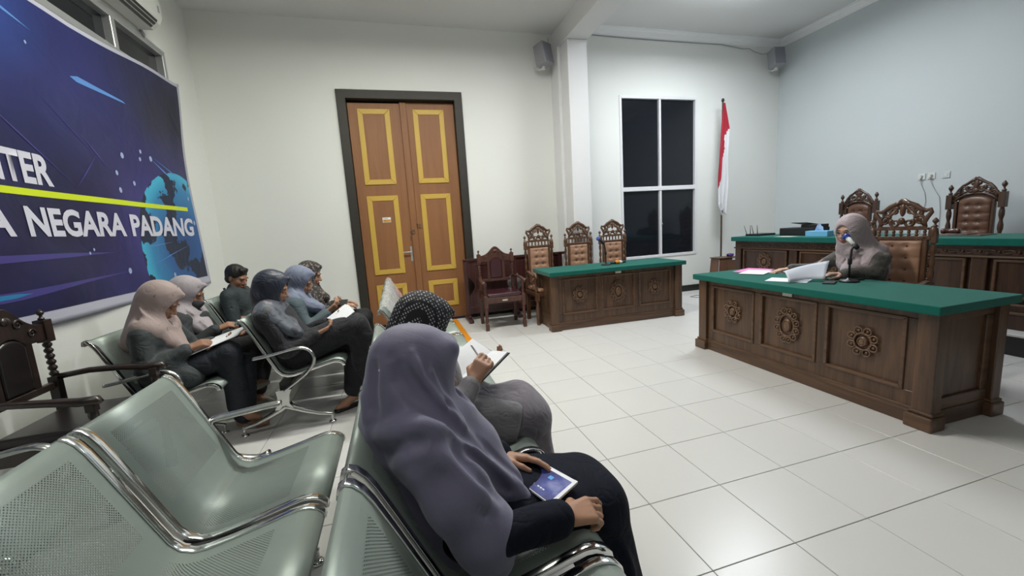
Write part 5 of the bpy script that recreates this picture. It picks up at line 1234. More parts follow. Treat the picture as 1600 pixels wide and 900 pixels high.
# ---------------------------------------------------------------- 9. woman speaking at the near desk (faces -x)
def person_speaker():
    J = dict(hip=A3(2.70, -.31, .52), chest=A3(2.70, -.27, .78), neck=A3(2.68, -.235, .935), head=A3(2.625, -.205, 1.115), yaw=math.radians(181), pitch=math.radians(8),
             shR=A3(2.66, -.08, .89), elR=A3(2.60, .05, .79), wrR=A3(2.47, .19, .785), shL=A3(2.69, -.41, .89), elL=A3(2.58, -.45, .80), wrL=A3(2.40, -.33, .79),
             knR=A3(2.27, -.22, .52), anR=A3(2.30, -.22, .10), toR=A3(2.17, -.22, .03), knL=A3(2.27, -.42, .52), anL=A3(2.30, -.42, .10), toL=A3(2.17, -.42, .03))
    t, L, R, org = seat_person('person', 'person with glasses and pale mauve headscarf speaking into a microphone at the near desk', J, M['skin_light'], h=.0055,
        handsR=dict(d=(-.85, .45, -.05), n=(0, 0, -1), side=1, curl=.3), handsL=dict(d=(-.75, .60, .05), n=(-.2, .2, -.95), side=-1, curl=.7), glasses=True)
    F = Field((2.1, -.65, .05), (2.98, 0, .75), .009); legs_cloth(J, F, r_th=.09, r_kn=.078, r_an=.07, upto=.93); F.mesh('skirt', plain('brown_black_skirt', (.02, .018, .016, 1), .8, wrinkle=0.15), t, org)
    bt = spots('batik_blouse', (.060, .053, .047, 1), (.030, .026, .023, 1), 16, .42, .75, (.15, .135, .12, 1))
    F = Field((2.35, -.75, .40), (3.0, .35, 1.06), .006); sleeve_top(J, F, cuffR=.90, cuffL=.95, r_up=.060, r_lo=.048, grow=-.008)
    F.folds([([(2.63, -.02, .88), (2.55, .06, .83)], .012, -.008), ([(2.62, -.53, .86), (2.56, -.5, .80)], .012, -.009)]); F.disp(wr_noise(26, 24, 30, .003)); F.mesh('blouse', bt, t, org)
    F = Field((2.48, -.56, .70), (2.98, .06, 1.30), .0055); scarf_head(F, L, R, brim=-.012, open_=False, peak=.0, fat=.007); shawl(F, J, L, A3(2.55, -.28, .80), .055, sh=.066, wide=.085)
    F.rc(L(-.06, 0, .0), (2.78, -.30, .93), .08, .06, .05); F.rc((2.80, -.33, .95), (2.82, -.36, .78), .05, .035, .05); F.rc(L(.01, -.06, -.13), L(.04, .05, -.15), .045, .045, .03)
    tunnel(F, L, R, -.012, (.056, .086))
    F.folds([(w_, b_, a_) for w_, b_, a_ in [([(2.62, -.22, .93), (2.58, -.20, .86), (2.56, -.18, .78)], .008, -.012), ([(2.62, -.27, .93), (2.57, -.27, .86), (2.55, -.26, .78)], .008, -.012), ([(2.62, -.31, .93), (2.58, -.33, .86), (2.55, -.34, .78)], .008, -.012),
             ([(2.60, -.36, .98), (2.60, -.29, .955), (2.60, -.21, .965)], .010, -.014), ([(2.63, -.38, 1.02), (2.60, -.32, .985), (2.585, -.24, .985)], .009, .010), ([(2.68, -.355, 1.12), (2.70, -.37, 1.02), (2.66, -.38, .96)], .012, -.012), ([(2.73, -.35, 1.14), (2.75, -.38, 1.02), (2.72, -.42, .94)], .012, .010)]])
    F.mesh('headscarf', plain('pale_mauve_scarf', (.40, .325, .345, 1), .65, wrinkle=0.3, sheen=.2), t, org, relax=1)
person_speaker()
# ================================================================ BANNER
BZ0, BZ1 = .90, 3.12
def ban_off(y, z):
    # gentle waves and diagonal tension folds of the hung cloth, metres away from the wall
    return .022 + .009 * math.sin(2.1 * y + 1.1 * z) + .006 * math.sin(5.2 * (y + .8 * z)) + .010 * math.exp(-((y - 2.85 + .35 * (3.1 - z)) / .10) ** 2) * max(0, (z - 1.6) / 1.5)
def ban_top(y): return 3.125 - .105 * min(1, max(0, (2.85 - y) / 1.6)) - .012 * math.sin(5 * y)
def ban_edge(z): return 2.86 - .11 * math.sin(PI * min(1, max(0, (z - .9) / 2.2)))
def ban_pt(y, z, off=0): return (XL + ban_off(y, z) + off, y, z)
Y0B = -3.0
bt_ = thing('banner', 'large dark blue printed banner with white hem hung on the left wall', 'banner', (XL, 1.2, BZ0))
bo = Vector(bt_.location)
def ban_grid(name, u0, u1, v0, v1, nu, nv, mat, off, label=None, parent=bt_):
    mb = MB(); vs = []; uvs = []
    for j in range(nv + 1):
        for i in range(nu + 1):
            u, v = u0 + (u1 - u0) * i / nu, v0 + (v1 - v0) * j / nv
            # u: 0..1 along the banner, v: 0..1 up
            zz = BZ0 + (3.12 - BZ0) * v; ye = ban_edge(zz); y = Y0B + (ye - Y0B) * u; z = BZ0 + (ban_top(y) - BZ0) * v
            vs.append(Vector(ban_pt(y, z, off)) - bo); uvs.append((y, z))
    mb.add(vs, [(j * (nu + 1) + i, j * (nu + 1) + i + 1, (j + 1) * (nu + 1) + i + 1, (j + 1) * (nu + 1) + i) for j in range(nv) for i in range(nu)], 0, True)
    for k, q in enumerate(uvs): mb.uv[k] = q
    o = mb.build(name, mat, parent, fixn=False, label=label); return o
def print_mat():
    m, nt, b = newmat('banner_print'); uv = N(nt, 'ShaderNodeUVMap'); L_ = nt.links.new
    b.inputs['Roughness'].default_value = .45; b.inputs['Specular IOR Level'].default_value = .35
    n1 = N(nt, 'ShaderNodeTexNoise'); n1.inputs['Scale'].default_value = .9; n1.inputs['Detail'].default_value = 3; L_(uv.outputs[0], n1.inputs['Vector'])
    c1 = N(nt, 'ShaderNodeValToRGB'); e = c1.color_ramp.elements; e[0].position = .35; e[0].color = (.006, .007, .022, 1); e[1].position = .75; e[1].color = (.024, .024, .115, 1); L_(n1.outputs['Fac'], c1.inputs['Fac'])
    # upper-left glow of the print
    def dist(cy, cz, sy=1, sz=1):
        sb = N(nt, 'ShaderNodeVectorMath', operation='SUBTRACT'); sb.inputs[1].default_value = (cy, cz, 0); L_(uv.outputs[0], sb.inputs[0])
        ml = N(nt, 'ShaderNodeVectorMath', operation='MULTIPLY'); ml.inputs[1].default_value = (sy, sz, 0); L_(sb.outputs[0], ml.inputs[0])
        ln = N(nt, 'ShaderNodeVectorMath', operation='LENGTH'); L_(ml.outputs[0], ln.inputs[0]); return ln.outputs['Value']
    def ramp(fac, stops):
        r = N(nt, 'ShaderNodeValToRGB'); e = r.color_ramp.elements; e[0].position, e[0].color = stops[0]; e[1].position, e[1].color = stops[-1]
        for p, c in stops[1:-1]: x = e.new(p); x.color = c
        L_(fac, r.inputs['Fac']); return r.outputs['Color']
    def mixc(fac, a, c, mode='MIX'):
        x = N(nt, 'ShaderNodeMix', data_type='RGBA', blend_type=mode)
        if isinstance(fac, float): x.inputs['Factor'].default_value = fac
        else: L_(fac, x.inputs['Factor'])
        L_(a, x.inputs['A']); L_(c, x.inputs['B']); return x.outputs['Result']
    g1 = ramp(dist(.2, 2.9, .5, .75), [(0, (.02, .07, .34, 1)), (.45, (.008, .012, .07, 1)), (1, (0, 0, 0, 1))])
    g2 = ramp(dist(2.0, 1.45, .8, .9), [(0, (.035, .028, .20, 1)), (.6, (.012, .008, .06, 1)), (1, (0, 0, 0, 1))])
    base = mixc(1.0, mixc(1.0, c1.outputs['Color'], g1, 'ADD'), g2, 'ADD')
    gd = dist(2.42, 1.32, 1, 1)
    gm = N(nt, 'ShaderNodeMath', operation='LESS_THAN'); gm.inputs[1].default_value = .78; L_(gd, gm.inputs[0])
    gc = ramp(gd, [(0, (.015, .06, .20, 1)), (.35, (.018, .10, .30, 1)), (.62, (.03, .22, .45, 1)), (.75, (.05, .42, .62, 1)), (1, (.05, .42, .62, 1))])
    n2 = N(nt, 'ShaderNodeTexNoise'); n2.inputs['Scale'].default_value = 2.1; n2.inputs['Detail'].default_value = 7; n2.inputs['Roughness'].default_value = .55; L_(uv.outputs[0], n2.inputs['Vector'])
    ld = N(nt, 'ShaderNodeMath', operation='GREATER_THAN'); ld.inputs[1].default_value = .51; L_(n2.outputs['Fac'], ld.inputs[0])
    dk = N(nt, 'ShaderNodeRGB'); dk.outputs[0].default_value = (.008, .014, .045, 1)
    globe = mixc(ld.outputs[0], gc, dk.outputs[0]); L_(mixc(gm.outputs[0], base, globe), b.inputs['Base Color'])
    bp = N(nt, 'ShaderNodeBump'); bp.inputs['Strength'].default_value = .35; bp.inputs['Distance'].default_value = .02
    n3 = N(nt, 'ShaderNodeTexNoise'); n3.inputs['Scale'].default_value = 2.5; n3.inputs['Distortion'].default_value = 1.5; L_(uv.outputs[0], n3.inputs['Vector']); L_(n3.outputs['Fac'], bp.inputs['Height']); L_(bp.outputs[0], b.inputs['Normal'])
    return m
M['hem'] = plain('banner_hem', (.50, .50, .60, 1), .5)
ban_grid('banner_cloth', 0, 1, 0, 1, 120, 60, M['hem'], 0, 'white hem of the banner').modifiers.new('thick', 'SOLIDIFY').thickness = .002
ban_grid('printed_area', 0, .9915, .042, .985, 120, 60, print_mat(), .0015, 'dark blue print with globe and light streaks')
lettering = plain('banner_white_lettering', (.62, .62, .72, 1), .5); yl = plain('banner_yellow_line', (.60, .72, .01, 1), .5)
def ban_decal(name, polys, mat, off=.004, grid=.05, label=None):
    for pl in polys:
        mb = MB(); mb.add([(0, y, z) for y, z in pl], [tuple(range(len(pl)))])
        o = mb.build(name, mat, bt_, fixn=False, label=label); wrap(o, grid, off)
    return o
def wrap(o, grid, off):
    bm = bmesh.new(); bm.from_mesh(o.data); bmesh.ops.triangulate(bm, faces=bm.faces)
    ys = [v.co.y for v in bm.verts]; y = math.floor(min(ys) / grid) * grid
    while y < max(ys):
        bmesh.ops.bisect_plane(bm, geom=bm.verts[:] + bm.edges[:] + bm.faces[:], plane_co=(0, y, 0), plane_no=(0, 1, 0)); y += grid
    for v in bm.verts: v.co = Vector(ban_pt(v.co.y, v.co.z, off)) - bo
    bmesh.ops.recalc_face_normals(bm, faces=bm.faces)
    for f in bm.faces:
        if f.normal.x < 0: f.normal_flip()
    bm.to_mesh(o.data); bm.free()
def ban_text(body, y0, y1, z0, z1, bold=.035):
    cu = bpy.data.curves.new('txt', 'FONT'); cu.body = body; cu.size = 1; cu.offset = bold; cu.fill_mode = 'FRONT'; cu.resolution_u = 4
    to = bpy.data.objects.new('txt', cu); C.objects.link(to); bpy.context.view_layer.update()
    me = bpy.data.meshes.new_from_object(to.evaluated_get(bpy.context.evaluated_depsgraph_get())); bpy.data.objects.remove(to)
    xs = [v.co.x for v in me.vertices]; zs = [v.co.y for v in me.vertices]; a, b2, c, d2 = min(xs), max(xs), min(zs), max(zs)
    for v in me.vertices: v.co = (0, y0 + (v.co.x - a) / (b2 - a) * (y1 - y0), z0 + (v.co.y - c) / (d2 - c) * (z1 - z0))
    me.materials.clear(); me.materials.append(lettering)
    o = bpy.data.objects.new('lettering', me); C.objects.link(o); o.parent = bt_; wrap(o, .04, .005); return o
ban_text('CENTER', .02, .80, 1.785, 1.985); ban_text('NEGARA', .50, 1.46, 1.455, 1.645); ban_text('PADANG', 1.54, 2.62, 1.455, 1.645); ban_text('USAHA', -.42, .40, 1.455, 1.645)
ban_decal('yellow_line', [[(-1.2, 1.70), (2.56, 1.722), (2.56, 1.762), (-1.2, 1.745)]], yl)
st_b = plain('streak_blue', (.10, .26, .62, 1), .5); st_p = plain('streak_violet', (.055, .045, .22, 1), .5); st_l = plain('streak_pale', (.35, .42, .62, 1), .5); st_c = plain('streak_cyan', (.02, .20, .42, 1), .5)
ban_decal('print_streak', [[(1.18, 2.62), (1.24, 2.60), (1.78, 2.60), (1.74, 2.615), (1.26, 2.645)]], st_b)
ban_decal('print_streak', [[(-.3, 2.92), (.5, 2.86), (.9, 2.80), (.5, 2.90), (-.3, 2.99)]], st_b, .003)
ban_decal('print_streak', [[(-.3, 1.07), (.35, 1.085), (.9, 1.13), (1.5, 1.17), (.35, 1.135), (-.3, 1.14)]], st_p, .003)
ban_decal('print_streak', [[(-.3, 1.09), (.30, 1.10), (.42, 1.115), (.30, 1.125), (-.3, 1.13)]], st_c, .004)
ban_decal('print_streak', [[(.0, 1.30), (.8, 1.315), (1.3, 1.33), (.8, 1.345), (.0, 1.35)]], st_p, .003)
def line(a, b, w_=.006):
    (y0, z0), (y1, z1) = a, b; L_ = math.hypot(y1 - y0, z1 - z0); n = (-(z1 - z0) / L_ * w_, (y1 - y0) / L_ * w_)
    return [(y0, z0), ((y0 + y1) / 2 + n[0], (z0 + z1) / 2 + n[1]), (y1, z1), ((y0 + y1) / 2 - n[0], (z0 + z1) / 2 - n[1])]
ban_decal('print_streak', [line((.25, 2.35), (1.02, 1.80)), line((1.0, 1.80), (1.28, 2.08)), line((1.15, 2.22), (1.42, 1.98), .008), line((.75, 2.45), (1.42, 1.97), .004)], st_p, .004)
ban_decal('print_streak', [line((2.02, 2.18), (2.40, 2.0), .008), line((2.30, 2.10), (2.70, 1.86), .006), line((2.05, 2.2), (2.6, 2.02), .005), line((1.62, 1.35), (2.2, 1.40), .004), line((1.7, 1.18), (2.5, 1.36), .004)], st_b, .004)
dots = [(1.62, 2.14, .022), (1.88, 2.22, .016), (1.86, 2.15, .016), (2.02, 2.18, .022), (1.50, 1.98, .018), (1.72, 1.92, .018), (1.50, 1.84, .020), (1.42, 1.17, .022), (2.10, 1.07, .022), (2.30, .99, .014), (2.62, 1.86, .018), (2.66, 1.60, .022), (1.0, 1.335, .010), (1.05, 1.36, .010), (.82, 2.70, .010), (1.72, 1.0, .02)]
ban_decal('print_spark', [[(y + r * math.cos(k * PI / 4), z + r * math.sin(k * PI / 4) * 1.2) for k in range(8)] for y, z, r in dots], st_l, .0045)
ev = MB(); ev.lathe([(.012, 0), (.012, .03), (.006, .03)], (.0, 0, 0), 10, ax=(1, 0, 0)); o = ev.build('eyelet', M['alu'], bt_); o.location = Vector((XL + .01, 2.855, 3.115)) - bo

# ================================================================ WALL FITTINGS
t = thing('air_conditioner', 'white split air conditioner on the left wall above the strip window', 'air conditioner', (XL, 1.85, 3.43))
b = MB(); pf = [(0, .03), (.02, 0), (.13, .0), (.19, .05), (.215, .11), (.215, .25), (.19, .29), (0, .29)]
b.prism([(x, z) for x, z in pf], -.45, .45, 'xz'); b.build('case', M['white_plastic'], t, bevel=.008, seg=2)
for k, (x0, z0, x1, z1) in enumerate([(.135, .001, .155, .017), (.162, .024, .182, .041), (.188, .047, .197, .068)]):
    q = MB(); n_ = Vector((z1 - z0, 0, -(x1 - x0))).normalized() * .003
    q.prism([(x0 + n_.x, z0 + n_.z), (x1 + n_.x, z1 + n_.z), (x1 - n_.x * 2, z1 - n_.z * 2), (x0 - n_.x * 2, z0 - n_.z * 2)], -.42, .38, 'xz'); q.build('air_slot', M['black'], t)
MB().tube([(.02, .44, .0), (.03, .47, -.03), (.01, .50, -.04)], .014, 8).build('drain_pipe', M['grey_plastic'], t)
MB().box(.214, .217, .38, .41, .14, .20).build('badge', M['grey_plastic'], t)

def speaker(label, loc, rz, tilt):
    t = thing('wall_speaker', label, 'speaker', loc, rz); Mx = Matrix.Rotation(tilt, 4, 'X')
    MB().box(-.10, .10, -.10, .08, -.15, .15, M=Mx).build('cabinet', M['grey_plastic'], t, bevel=.012, seg=2)
    g = MB(); g.box(-.088, .088, -.106, -.10, -.135, .135, M=Mx); g.build('grille', plain('grey_grille', (.22, .22, .25, 1), .8, bump=.6, bscale=500), t, bevel=.003)
    a_ = MB(); a_.box(-.02, .02, -.02, .02, -.19, -.14); a_.tube([(0, 0, -.17), (0, .08, -.17), (0, .19, -.12)], .012, 8); a_.build('bracket', M['white_plastic'], t, bevel=.002)
    return t
speaker('grey wall speaker beside the column above the tall wall', (1.29, 3.18, 3.76), math.radians(28), math.radians(-10))
speaker('grey wall speaker in the far right corner under the cornice', (5.57, 3.18, 3.92), math.radians(-12), math.radians(-10))
cb = MB(); cb.tube([(1.86, 3.385, 4.19), (2.6, 3.385, 4.175), (3.2, 3.385, 4.17), (4.0, 3.385, 4.17), (4.6, 3.383, 4.175), (4.8, 3.38, 4.155), (5.05, 3.38, 4.13), (5.2, 3.38, 4.14), (5.3, 3.37, 4.09), (5.42, 3.33, 4.04), (5.52, 3.25, 4.03)], .006, 6)
setp(cb.build('speaker_cable', M['grey_plastic']), 'thin grey cable hanging along the cornice to the corner speaker', 'cable')
cb = MB(); cb.tube([(1.35, 3.22, 3.86), (1.40, 3.32, 3.84), (1.45, 3.385, 3.93), (1.47, 3.39, 4.10)], .004, 6)
setp(cb.build('speaker_cable', M['grey_plastic']), 'short cable from the column speaker up to the ceiling', 'cable')
for k, (y, z, lb) in enumerate([(1.18, 1.66, 'left of the two wall sockets above the judges bench'), (1.075, 1.66, 'right of the two wall sockets above the judges bench'), (.925, 1.655, 'pale wall switch right of the two sockets')]):
    t = thing('wall_socket', lb, 'socket', (XR, y, z), PI / 2 * 0)
    MB().box(-.012, 0, -.042, .042, -.042, .042).build('plate', M['white_plastic'] if k < 2 else M['wall_right'], t, bevel=.004)
    if k < 2:
        MB().lathe([(.020, 0), (.020, .003)], (-.012, 0, 0), 14, ax=(-1, 0, 0)).build('socket_face', M['grey_plastic'], t)
        MB().box(-.045, -.012, -.014, .014, -.022, .008).build('plug', M['white_plastic'], t, bevel=.003)
    else: MB().box(-.016, -.012, -.016, .016, -.018, .018).build('rocker', M['white_plastic'], t, bevel=.002)
for pts, lb in [([(5.86, 1.18, 1.63), (5.885, 1.17, 1.55), (5.888, 1.13, 1.45), (5.888, 1.11, 1.33), (5.888, 1.14, 1.15), (5.888, 1.15, .9), (5.88, 1.16, .4), (5.86, 1.2, .20)], 'wire hanging from the left wall socket'),
                ([(5.86, 1.075, 1.63), (5.885, 1.05, 1.53), (5.888, 1.01, 1.45), (5.888, .97, 1.38), (5.888, .95, 1.2), (5.888, .95, .8), (5.87, .98, .20)], 'wire hanging from the right wall socket')]:
    m_b = MB(); m_b.tube(pts, .003, 6); setp(m_b.build('wire', M['grey_plastic']), lb, 'cable')

# ================================================================ FLAG, BOX AND THINGS ON THE FLOOR
t = thing('flag_stand', 'red and white flag hanging from a wooden pole beside the tall window', 'flag', (4.46, 3.17, 0))
mb = MB(); mb.tube([(0, 0, .03), (0, 0, 3.20)], .015, 12); mb.build('pole', M['pole'], t)
MB().lathe([(.022, 0), (.024, .03), (.012, .05), (.004, .055)], (0, 0, 3.19), 12).build('pole_cap', M['black'], t)
MB().lathe([(.16, 0), (.16, .02), (.05, .05), (.03, .10), (.022, .14)], (0, 0, 0), 20).build('base', M['pole'], t)
import bisect
def interp(tab, x):
    for (a, va), (b2, vb) in zip(tab, tab[1:]):
        if a <= x <= b2: return va + (vb - va) * (x - a) / (b2 - a)
    return tab[-1][1] if x > tab[-1][0] else tab[0][1]
zl = [(1.38, -.07), (1.5, -.125), (2.0, -.105), (2.6, -.065), (3.16, -.02)]; zr = [(1.36, .03), (1.5, .045), (1.9, .085), (2.3, .065), (2.75, .095), (2.95, .06), (3.16, .015)]
zb = [(1.3, -.30), (1.68, -.13), (2.0, -.06), (2.40, .0), (2.62, .005), (2.74, .095), (3.2, .2)]
vs = []; nu, nv = 28, 60
fsr = []; mb = MB()
for j in range(nv + 1):
    z = 1.36 + (3.16 - 1.36) * j / nv
    for i in range(nu + 1):
        u = i / nu; x = interp(zl, z) + (interp(zr, z) - interp(zl, z)) * u
        amp = .030 * (1 - .6 * j / nv); y = -.022 - amp * (1 + math.sin(u * 15 + .8 * math.sin(z * 2))) - .006 * math.sin(z * 6 + u * 5)
        zz = z - (.05 * math.sin(u * 7 + 1) * max(0, 1 - j / 12)); vs.append((x, y, zz))
n0 = mb.add(vs, [])
for j in range(nv):
    for i in range(nu):
        k = j * (nu + 1) + i; x = (vs[k][0] + vs[k + 1][0]) / 2; z = vs[k][2]
        mb.f.append((k, k + 1, k + nu + 2, k + nu + 1)); mb.m.append(0 if x < interp(zb, z) else 1); mb.sm.append(True)
o = mb.build('flag_cloth', [M['red'], M['flagwhite']], t, fixn=False); o.modifiers.new('thick', 'SOLIDIFY').thickness = .0015

t = thing('wooden_box', 'small brown wooden box standing on the floor beside the flag pole', 'box', (4.29, 2.93, 0))
mb = MB(); mb.add([(-.22, -.14, 0), (.22, -.14, 0), (.22, .12, 0), (-.22, .12, 0), (-.17, -.10, .60), (.18, -.10, .60), (.18, .10, .60), (-.17, .10, .60)], [(0, 3, 2, 1), (4, 5, 6, 7), (0, 1, 5, 4), (1, 2, 6, 5), (2, 3, 7, 6), (3, 0, 4, 7)])
mb.build('case', wood('light_brown_box', (.10, .045, .025, 1), (.15, .07, .04, 1), 'z', .45, 6, .1), t, bevel=.006)
MB().box(-.185, .195, -.115, .115, .60, .615).build('lid', M['teak_x'], t, bevel=.004)
mb = MB(); mb.tube([(4.40 + .04 * math.cos(k * PI / 8), 2.90 + .04 * math.sin(k * PI / 8), .640 + .010 * math.sin(k)) for k in range(16)], .018, 8, closed=True)
setp(mb.build('ribbon_roll', plain('purple_ribbon', (.045, .012, .14, 1), .5)), 'roll of purple ribbon on the small brown box', 'ribbon')
o = MB().box(-.035, .035, -.003, 0, -.022, .022).build('tag', M['paper']); o.location = (4.41, 2.826, .585); setp(o, 'white tag on the front of the small brown box', 'label')
mb = MB(); mb.tube([(4.12, 2.84, .58), (4.08, 2.80, .50), (4.03, 2.76, .30), (3.98, 2.72, .10), (3.92, 2.80, .006), (3.75, 2.95, .006), (3.60, 2.90, .006), (3.66, 2.78, .006), (3.9, 2.72, .006)], .005, 6); setp(mb.build('power_cable', M['grey_plastic']), 'pale cable running from the brown box down to the floor', 'cable')
t = thing('wooden_board', 'dark board with pale top edge standing behind the wall bench', 'board', (-3.13, 1.92, 0))
MB().box(-.03, .03, -.52, .52, 0, .82).build('panel', M['blackwood'], t, bevel=.004); MB().box(-.035, .035, -.53, .53, .82, .87).build('top_rail', M['label'], t, bevel=.006)

# plastic wrap with a pink print over the backs of the far empty bench
pw, nt, b_ = newmat('plastic_wrap'); b_.inputs['Base Color'].default_value = (.75, .76, .76, 1); b_.inputs['Roughness'].default_value = .12; b_.inputs['Alpha'].default_value = .45
t = thing('plastic_cover', 'clear plastic wrap with pink print on the backs of the empty bench by the door', 'plastic wrap', (-1.16, 1.5, .5))
mb = MB(); g1, g2 = 40, 10; vs = []
prf = [(-.045, .275), (-.015, .335), (.02, .325), (.06, .26), (.105, .17), (.14, .09)]
for i in range(g1 + 1):
    y = -1.30 + 2.05 * i / g1
    for j in range(g2 + 1):
        q = j / g2 * 5; k = min(4, int(q)); f = q - k; x = prf[k][0] + (prf[k + 1][0] - prf[k][0]) * f; z = prf[k][1] + (prf[k + 1][1] - prf[k][1]) * f
        w2 = .006 * math.sin(y * 31 + j) + .004 * math.sin(y * 67 - j * 2); vs.append((x + w2 + .006, y, z + w2 + .004))
mb.add(vs, [(i * (g2 + 1) + j, (i + 1) * (g2 + 1) + j, (i + 1) * (g2 + 1) + j + 1, i * (g2 + 1) + j + 1) for i in range(g1) for j in range(g2)], 0, True)
mb.build('film', pw, t, fixn=False)
pk, nt, b_ = newmat('pink_print'); b_.inputs['Base Color'].default_value = (.70, .30, .30, 1); b_.inputs['Alpha'].default_value = .6
mb = MB()
for y in (.10, .28, .46): 
    v0 = [(.072, y, .262), (.072, y + .10, .262), (.125, y + .10, .150), (.125, y, .150)]; mb.add([(x + .012, yy, z + .006) for x, yy, z in v0], [(0, 1, 2, 3)])
mb.build('pink_print', pk, t, fixn=False)

# ================================================================ THINGS ON THE DESKS
def mic(label, base, zt, path, head_a, head_b, ring, body):
    t = thing('microphone', label, 'microphone', base); bx, by, bz = base
    L_ = lambda p: (p[0] - bx, p[1] - by, p[2] - bz)
    MB().lathe([(.065, 0), (.066, .008), (.055, .014), (.02, .018), (.010, .03)], (0, 0, 0), 20).build('base', M['black'], t)
    m = MB(); m.tube([(0, 0, .01)] + [L_(p) for p in path], .0075, 8); m.lathe([(.012, 0), (.014, .01), (.014, .04), (.011, .05)], (0, 0, (zt - bz) * .45), 10); m.build('stem', M['black'], t)
    a, b = Vector(L_(head_a)), Vector(L_(head_b)); 
    MB().tube([a.lerp(b, -.35), a.lerp(b, -.05), a], [.016, .019, .017], 12).build('clip', M['black'], t)
    MB().tube([a, a.lerp(b, .45), a.lerp(b, .75)], [.013, .015, .018], 12).build('handle', body, t)
    MB().tube([a.lerp(b, .68), a.lerp(b, .74), a.lerp(b, .80)], [.0185, .0205, .0185], 12).build('ring', ring, t)
    MB().tube([a.lerp(b, .78), a.lerp(b, .84), a.lerp(b, .95), b, b.lerp(a, -.05)], [.020, .026, .027, .020, .006], 14).build('grille', ring, t)
    return t
blu = plain('blue_plastic', (.03, .07, .36, 1), .35)
mic('black stand microphone with blue and white head in front of the speaking woman', (2.30, -.44, .754), 1.05, [(2.30, -.44, .90), (2.305, -.445, 1.0), (2.32, -.45, 1.03)], (2.335, -.44, 1.035), (2.375, -.345, 1.10), blu, M['white_plastic'])
mic('black stand microphone standing on the desk by the window', (1.665, 2.19, .754), 1.05, [(1.665, 2.19, .92), (1.65, 2.18, 1.0), (1.62, 2.15, 1.04), (1.585, 2.12, 1.06)], (1.57, 2.10, 1.065), (1.475, 2.04, 1.125), blu, M['black'])
t = thing('microphone', 'microphone with an orange band lying on the desk by the window', 'microphone', (1.82, 2.17, .775))
MB().tube([(-.10, -.02, 0), (-.02, -.005, 0)], [.014, .018], 12).build('handle', M['black'], t); MB().tube([(-.03, -.007, 0), (-.005, 0, .004), (.03, .004, .004)], [.020, .027, .024], 12).build('ring', M['orange'], t)
MB().tube([(.025, .004, 0), (.06, .01, 0), (.085, .012, 0)], [.022, .024, .014], 12).build('grille', M['white_plastic'], t); MB().tube([(.08, .012, 0), (.14, .02, -.004)], [.016, .012], 10).build('tip', M['black'], t)
def flat(name, label, cat, cx, cy, z, w_, l, th, rz, mat, bev=.002, group=None):
    o = MB().box(-w_ / 2, w_ / 2, -l / 2, l / 2, 0, th).build(name, mat, bevel=bev); o.location = (cx, cy, z); o.rotation_euler = (0, 0, rz); return setp(o, label, cat, group)
DZ_ = .7535
pink = plain('pink_folder', (.74, .20, .48, 1), .6)
flat('folder', 'pink folder lying at the window end of the near desk', 'folder', 2.37, .50, DZ_, .34, .25, .004, math.radians(20), pink)
flat('paper', 'white sheet lying on the pink folder', 'paper', 2.27, .38, DZ_ + .005, .30, .21, .001, math.radians(28), M['paper'], 0)
flat('paper', 'white sheet sticking out beside the pink folder towards the speaker', 'paper', 2.46, .28, DZ_, .22, .16, .001, math.radians(10), M['paper'], 0)
flat('paper', 'white sheets lying flat under the paper being read', 'paper', 2.07, -.13, DZ_, .21, .29, .003, math.radians(28), M['paper'], 0)
# curved sheets held up by the speaker
mb = MB(); vs = []; g = 12
for i in range(g + 1):
    u = i / g; bx = 1.925 + .24 * u + .05 * math.sin(PI * u); by = -.255 - .10 * u ** 1.5 + .02 * math.sin(PI * u); bz = .762 + .02 * u
    tx, ty, tz = 2.02 + .29 * u, -.125 - .155 * u + .03 * math.sin(PI * u), .832 + .075 * u
    for j in range(7): v = j / 6; vs.append((bx + (tx - bx) * v, by + (ty - by) * v, bz + (tz - bz) * v + .02 * math.sin(PI * v) * (1 - u)))
c0 = Vector((2.1, -.2, .80)); mb.add([Vector(v) - c0 for v in vs], [(i * 7 + j, (i + 1) * 7 + j, (i + 1) * 7 + j + 1, i * 7 + j + 1) for i in range(g) for j in range(6)], 0, True)
o = mb.build('paper', plain('grey_white_paper', (.52, .55, .62, 1), .7), fixn=False); o.location = c0; o.modifiers.new('thick', 'SOLIDIFY').thickness = .001; setp(o, 'curling printed sheets held up by the speaking woman', 'paper')
flat('mobile_phone', 'dark phone lying flat near the edge of the desk before the speaker', 'phone', 2.16, -.40, DZ_, .075, .15, .009, math.radians(-62), M['black'], .003)
flat('notebook', 'black notebook under the hand of the speaking woman', 'notebook', 2.42, -.34, DZ_, .15, .20, .012, math.radians(-30), M['black'], .003)

BZ_ = PF + .791
t = thing('wireless_receiver', 'flat black receiver with four thin antennas at the window end of the judges bench', 'receiver', (4.28, 2.28, BZ_), math.radians(0))
MB().box(-.10, .22, -.14, .10, 0, .028).build('case', M['black'], t, bevel=.003)
for x, y, dx, dy in ((-.09, .08, -.03, .03), (-.09, .02, 0, 0), (-.09, -.04, -.02, .02), (-.09, -.11, 0, .01)): MB().tube([(x, y, .02), (x + dx, y + dy, .16)], [.006, .003], 6).build('antenna', M['black'], t)
t = thing('printer', 'black printer on the judges bench behind the speaking woman', 'printer', (4.42, 1.62, BZ_))
MB().box(-.14, .14, -.24, .27, 0, .105).build('case', M['black'], t, bevel=.008); MB().box(-.10, .12, -.24, -.02, .105, .145).build('lid', M['black'], t, bevel=.006); MB().box(-.15, .10, -.12, .10, .150, .156, M=Matrix.Rotation(.15, 4, 'Y')).build('tray', M['black'], t)
t = thing('tissue_box', 'light blue tissue box on the judges bench beside the printer', 'box', (4.16, 1.22, BZ_), math.radians(8))
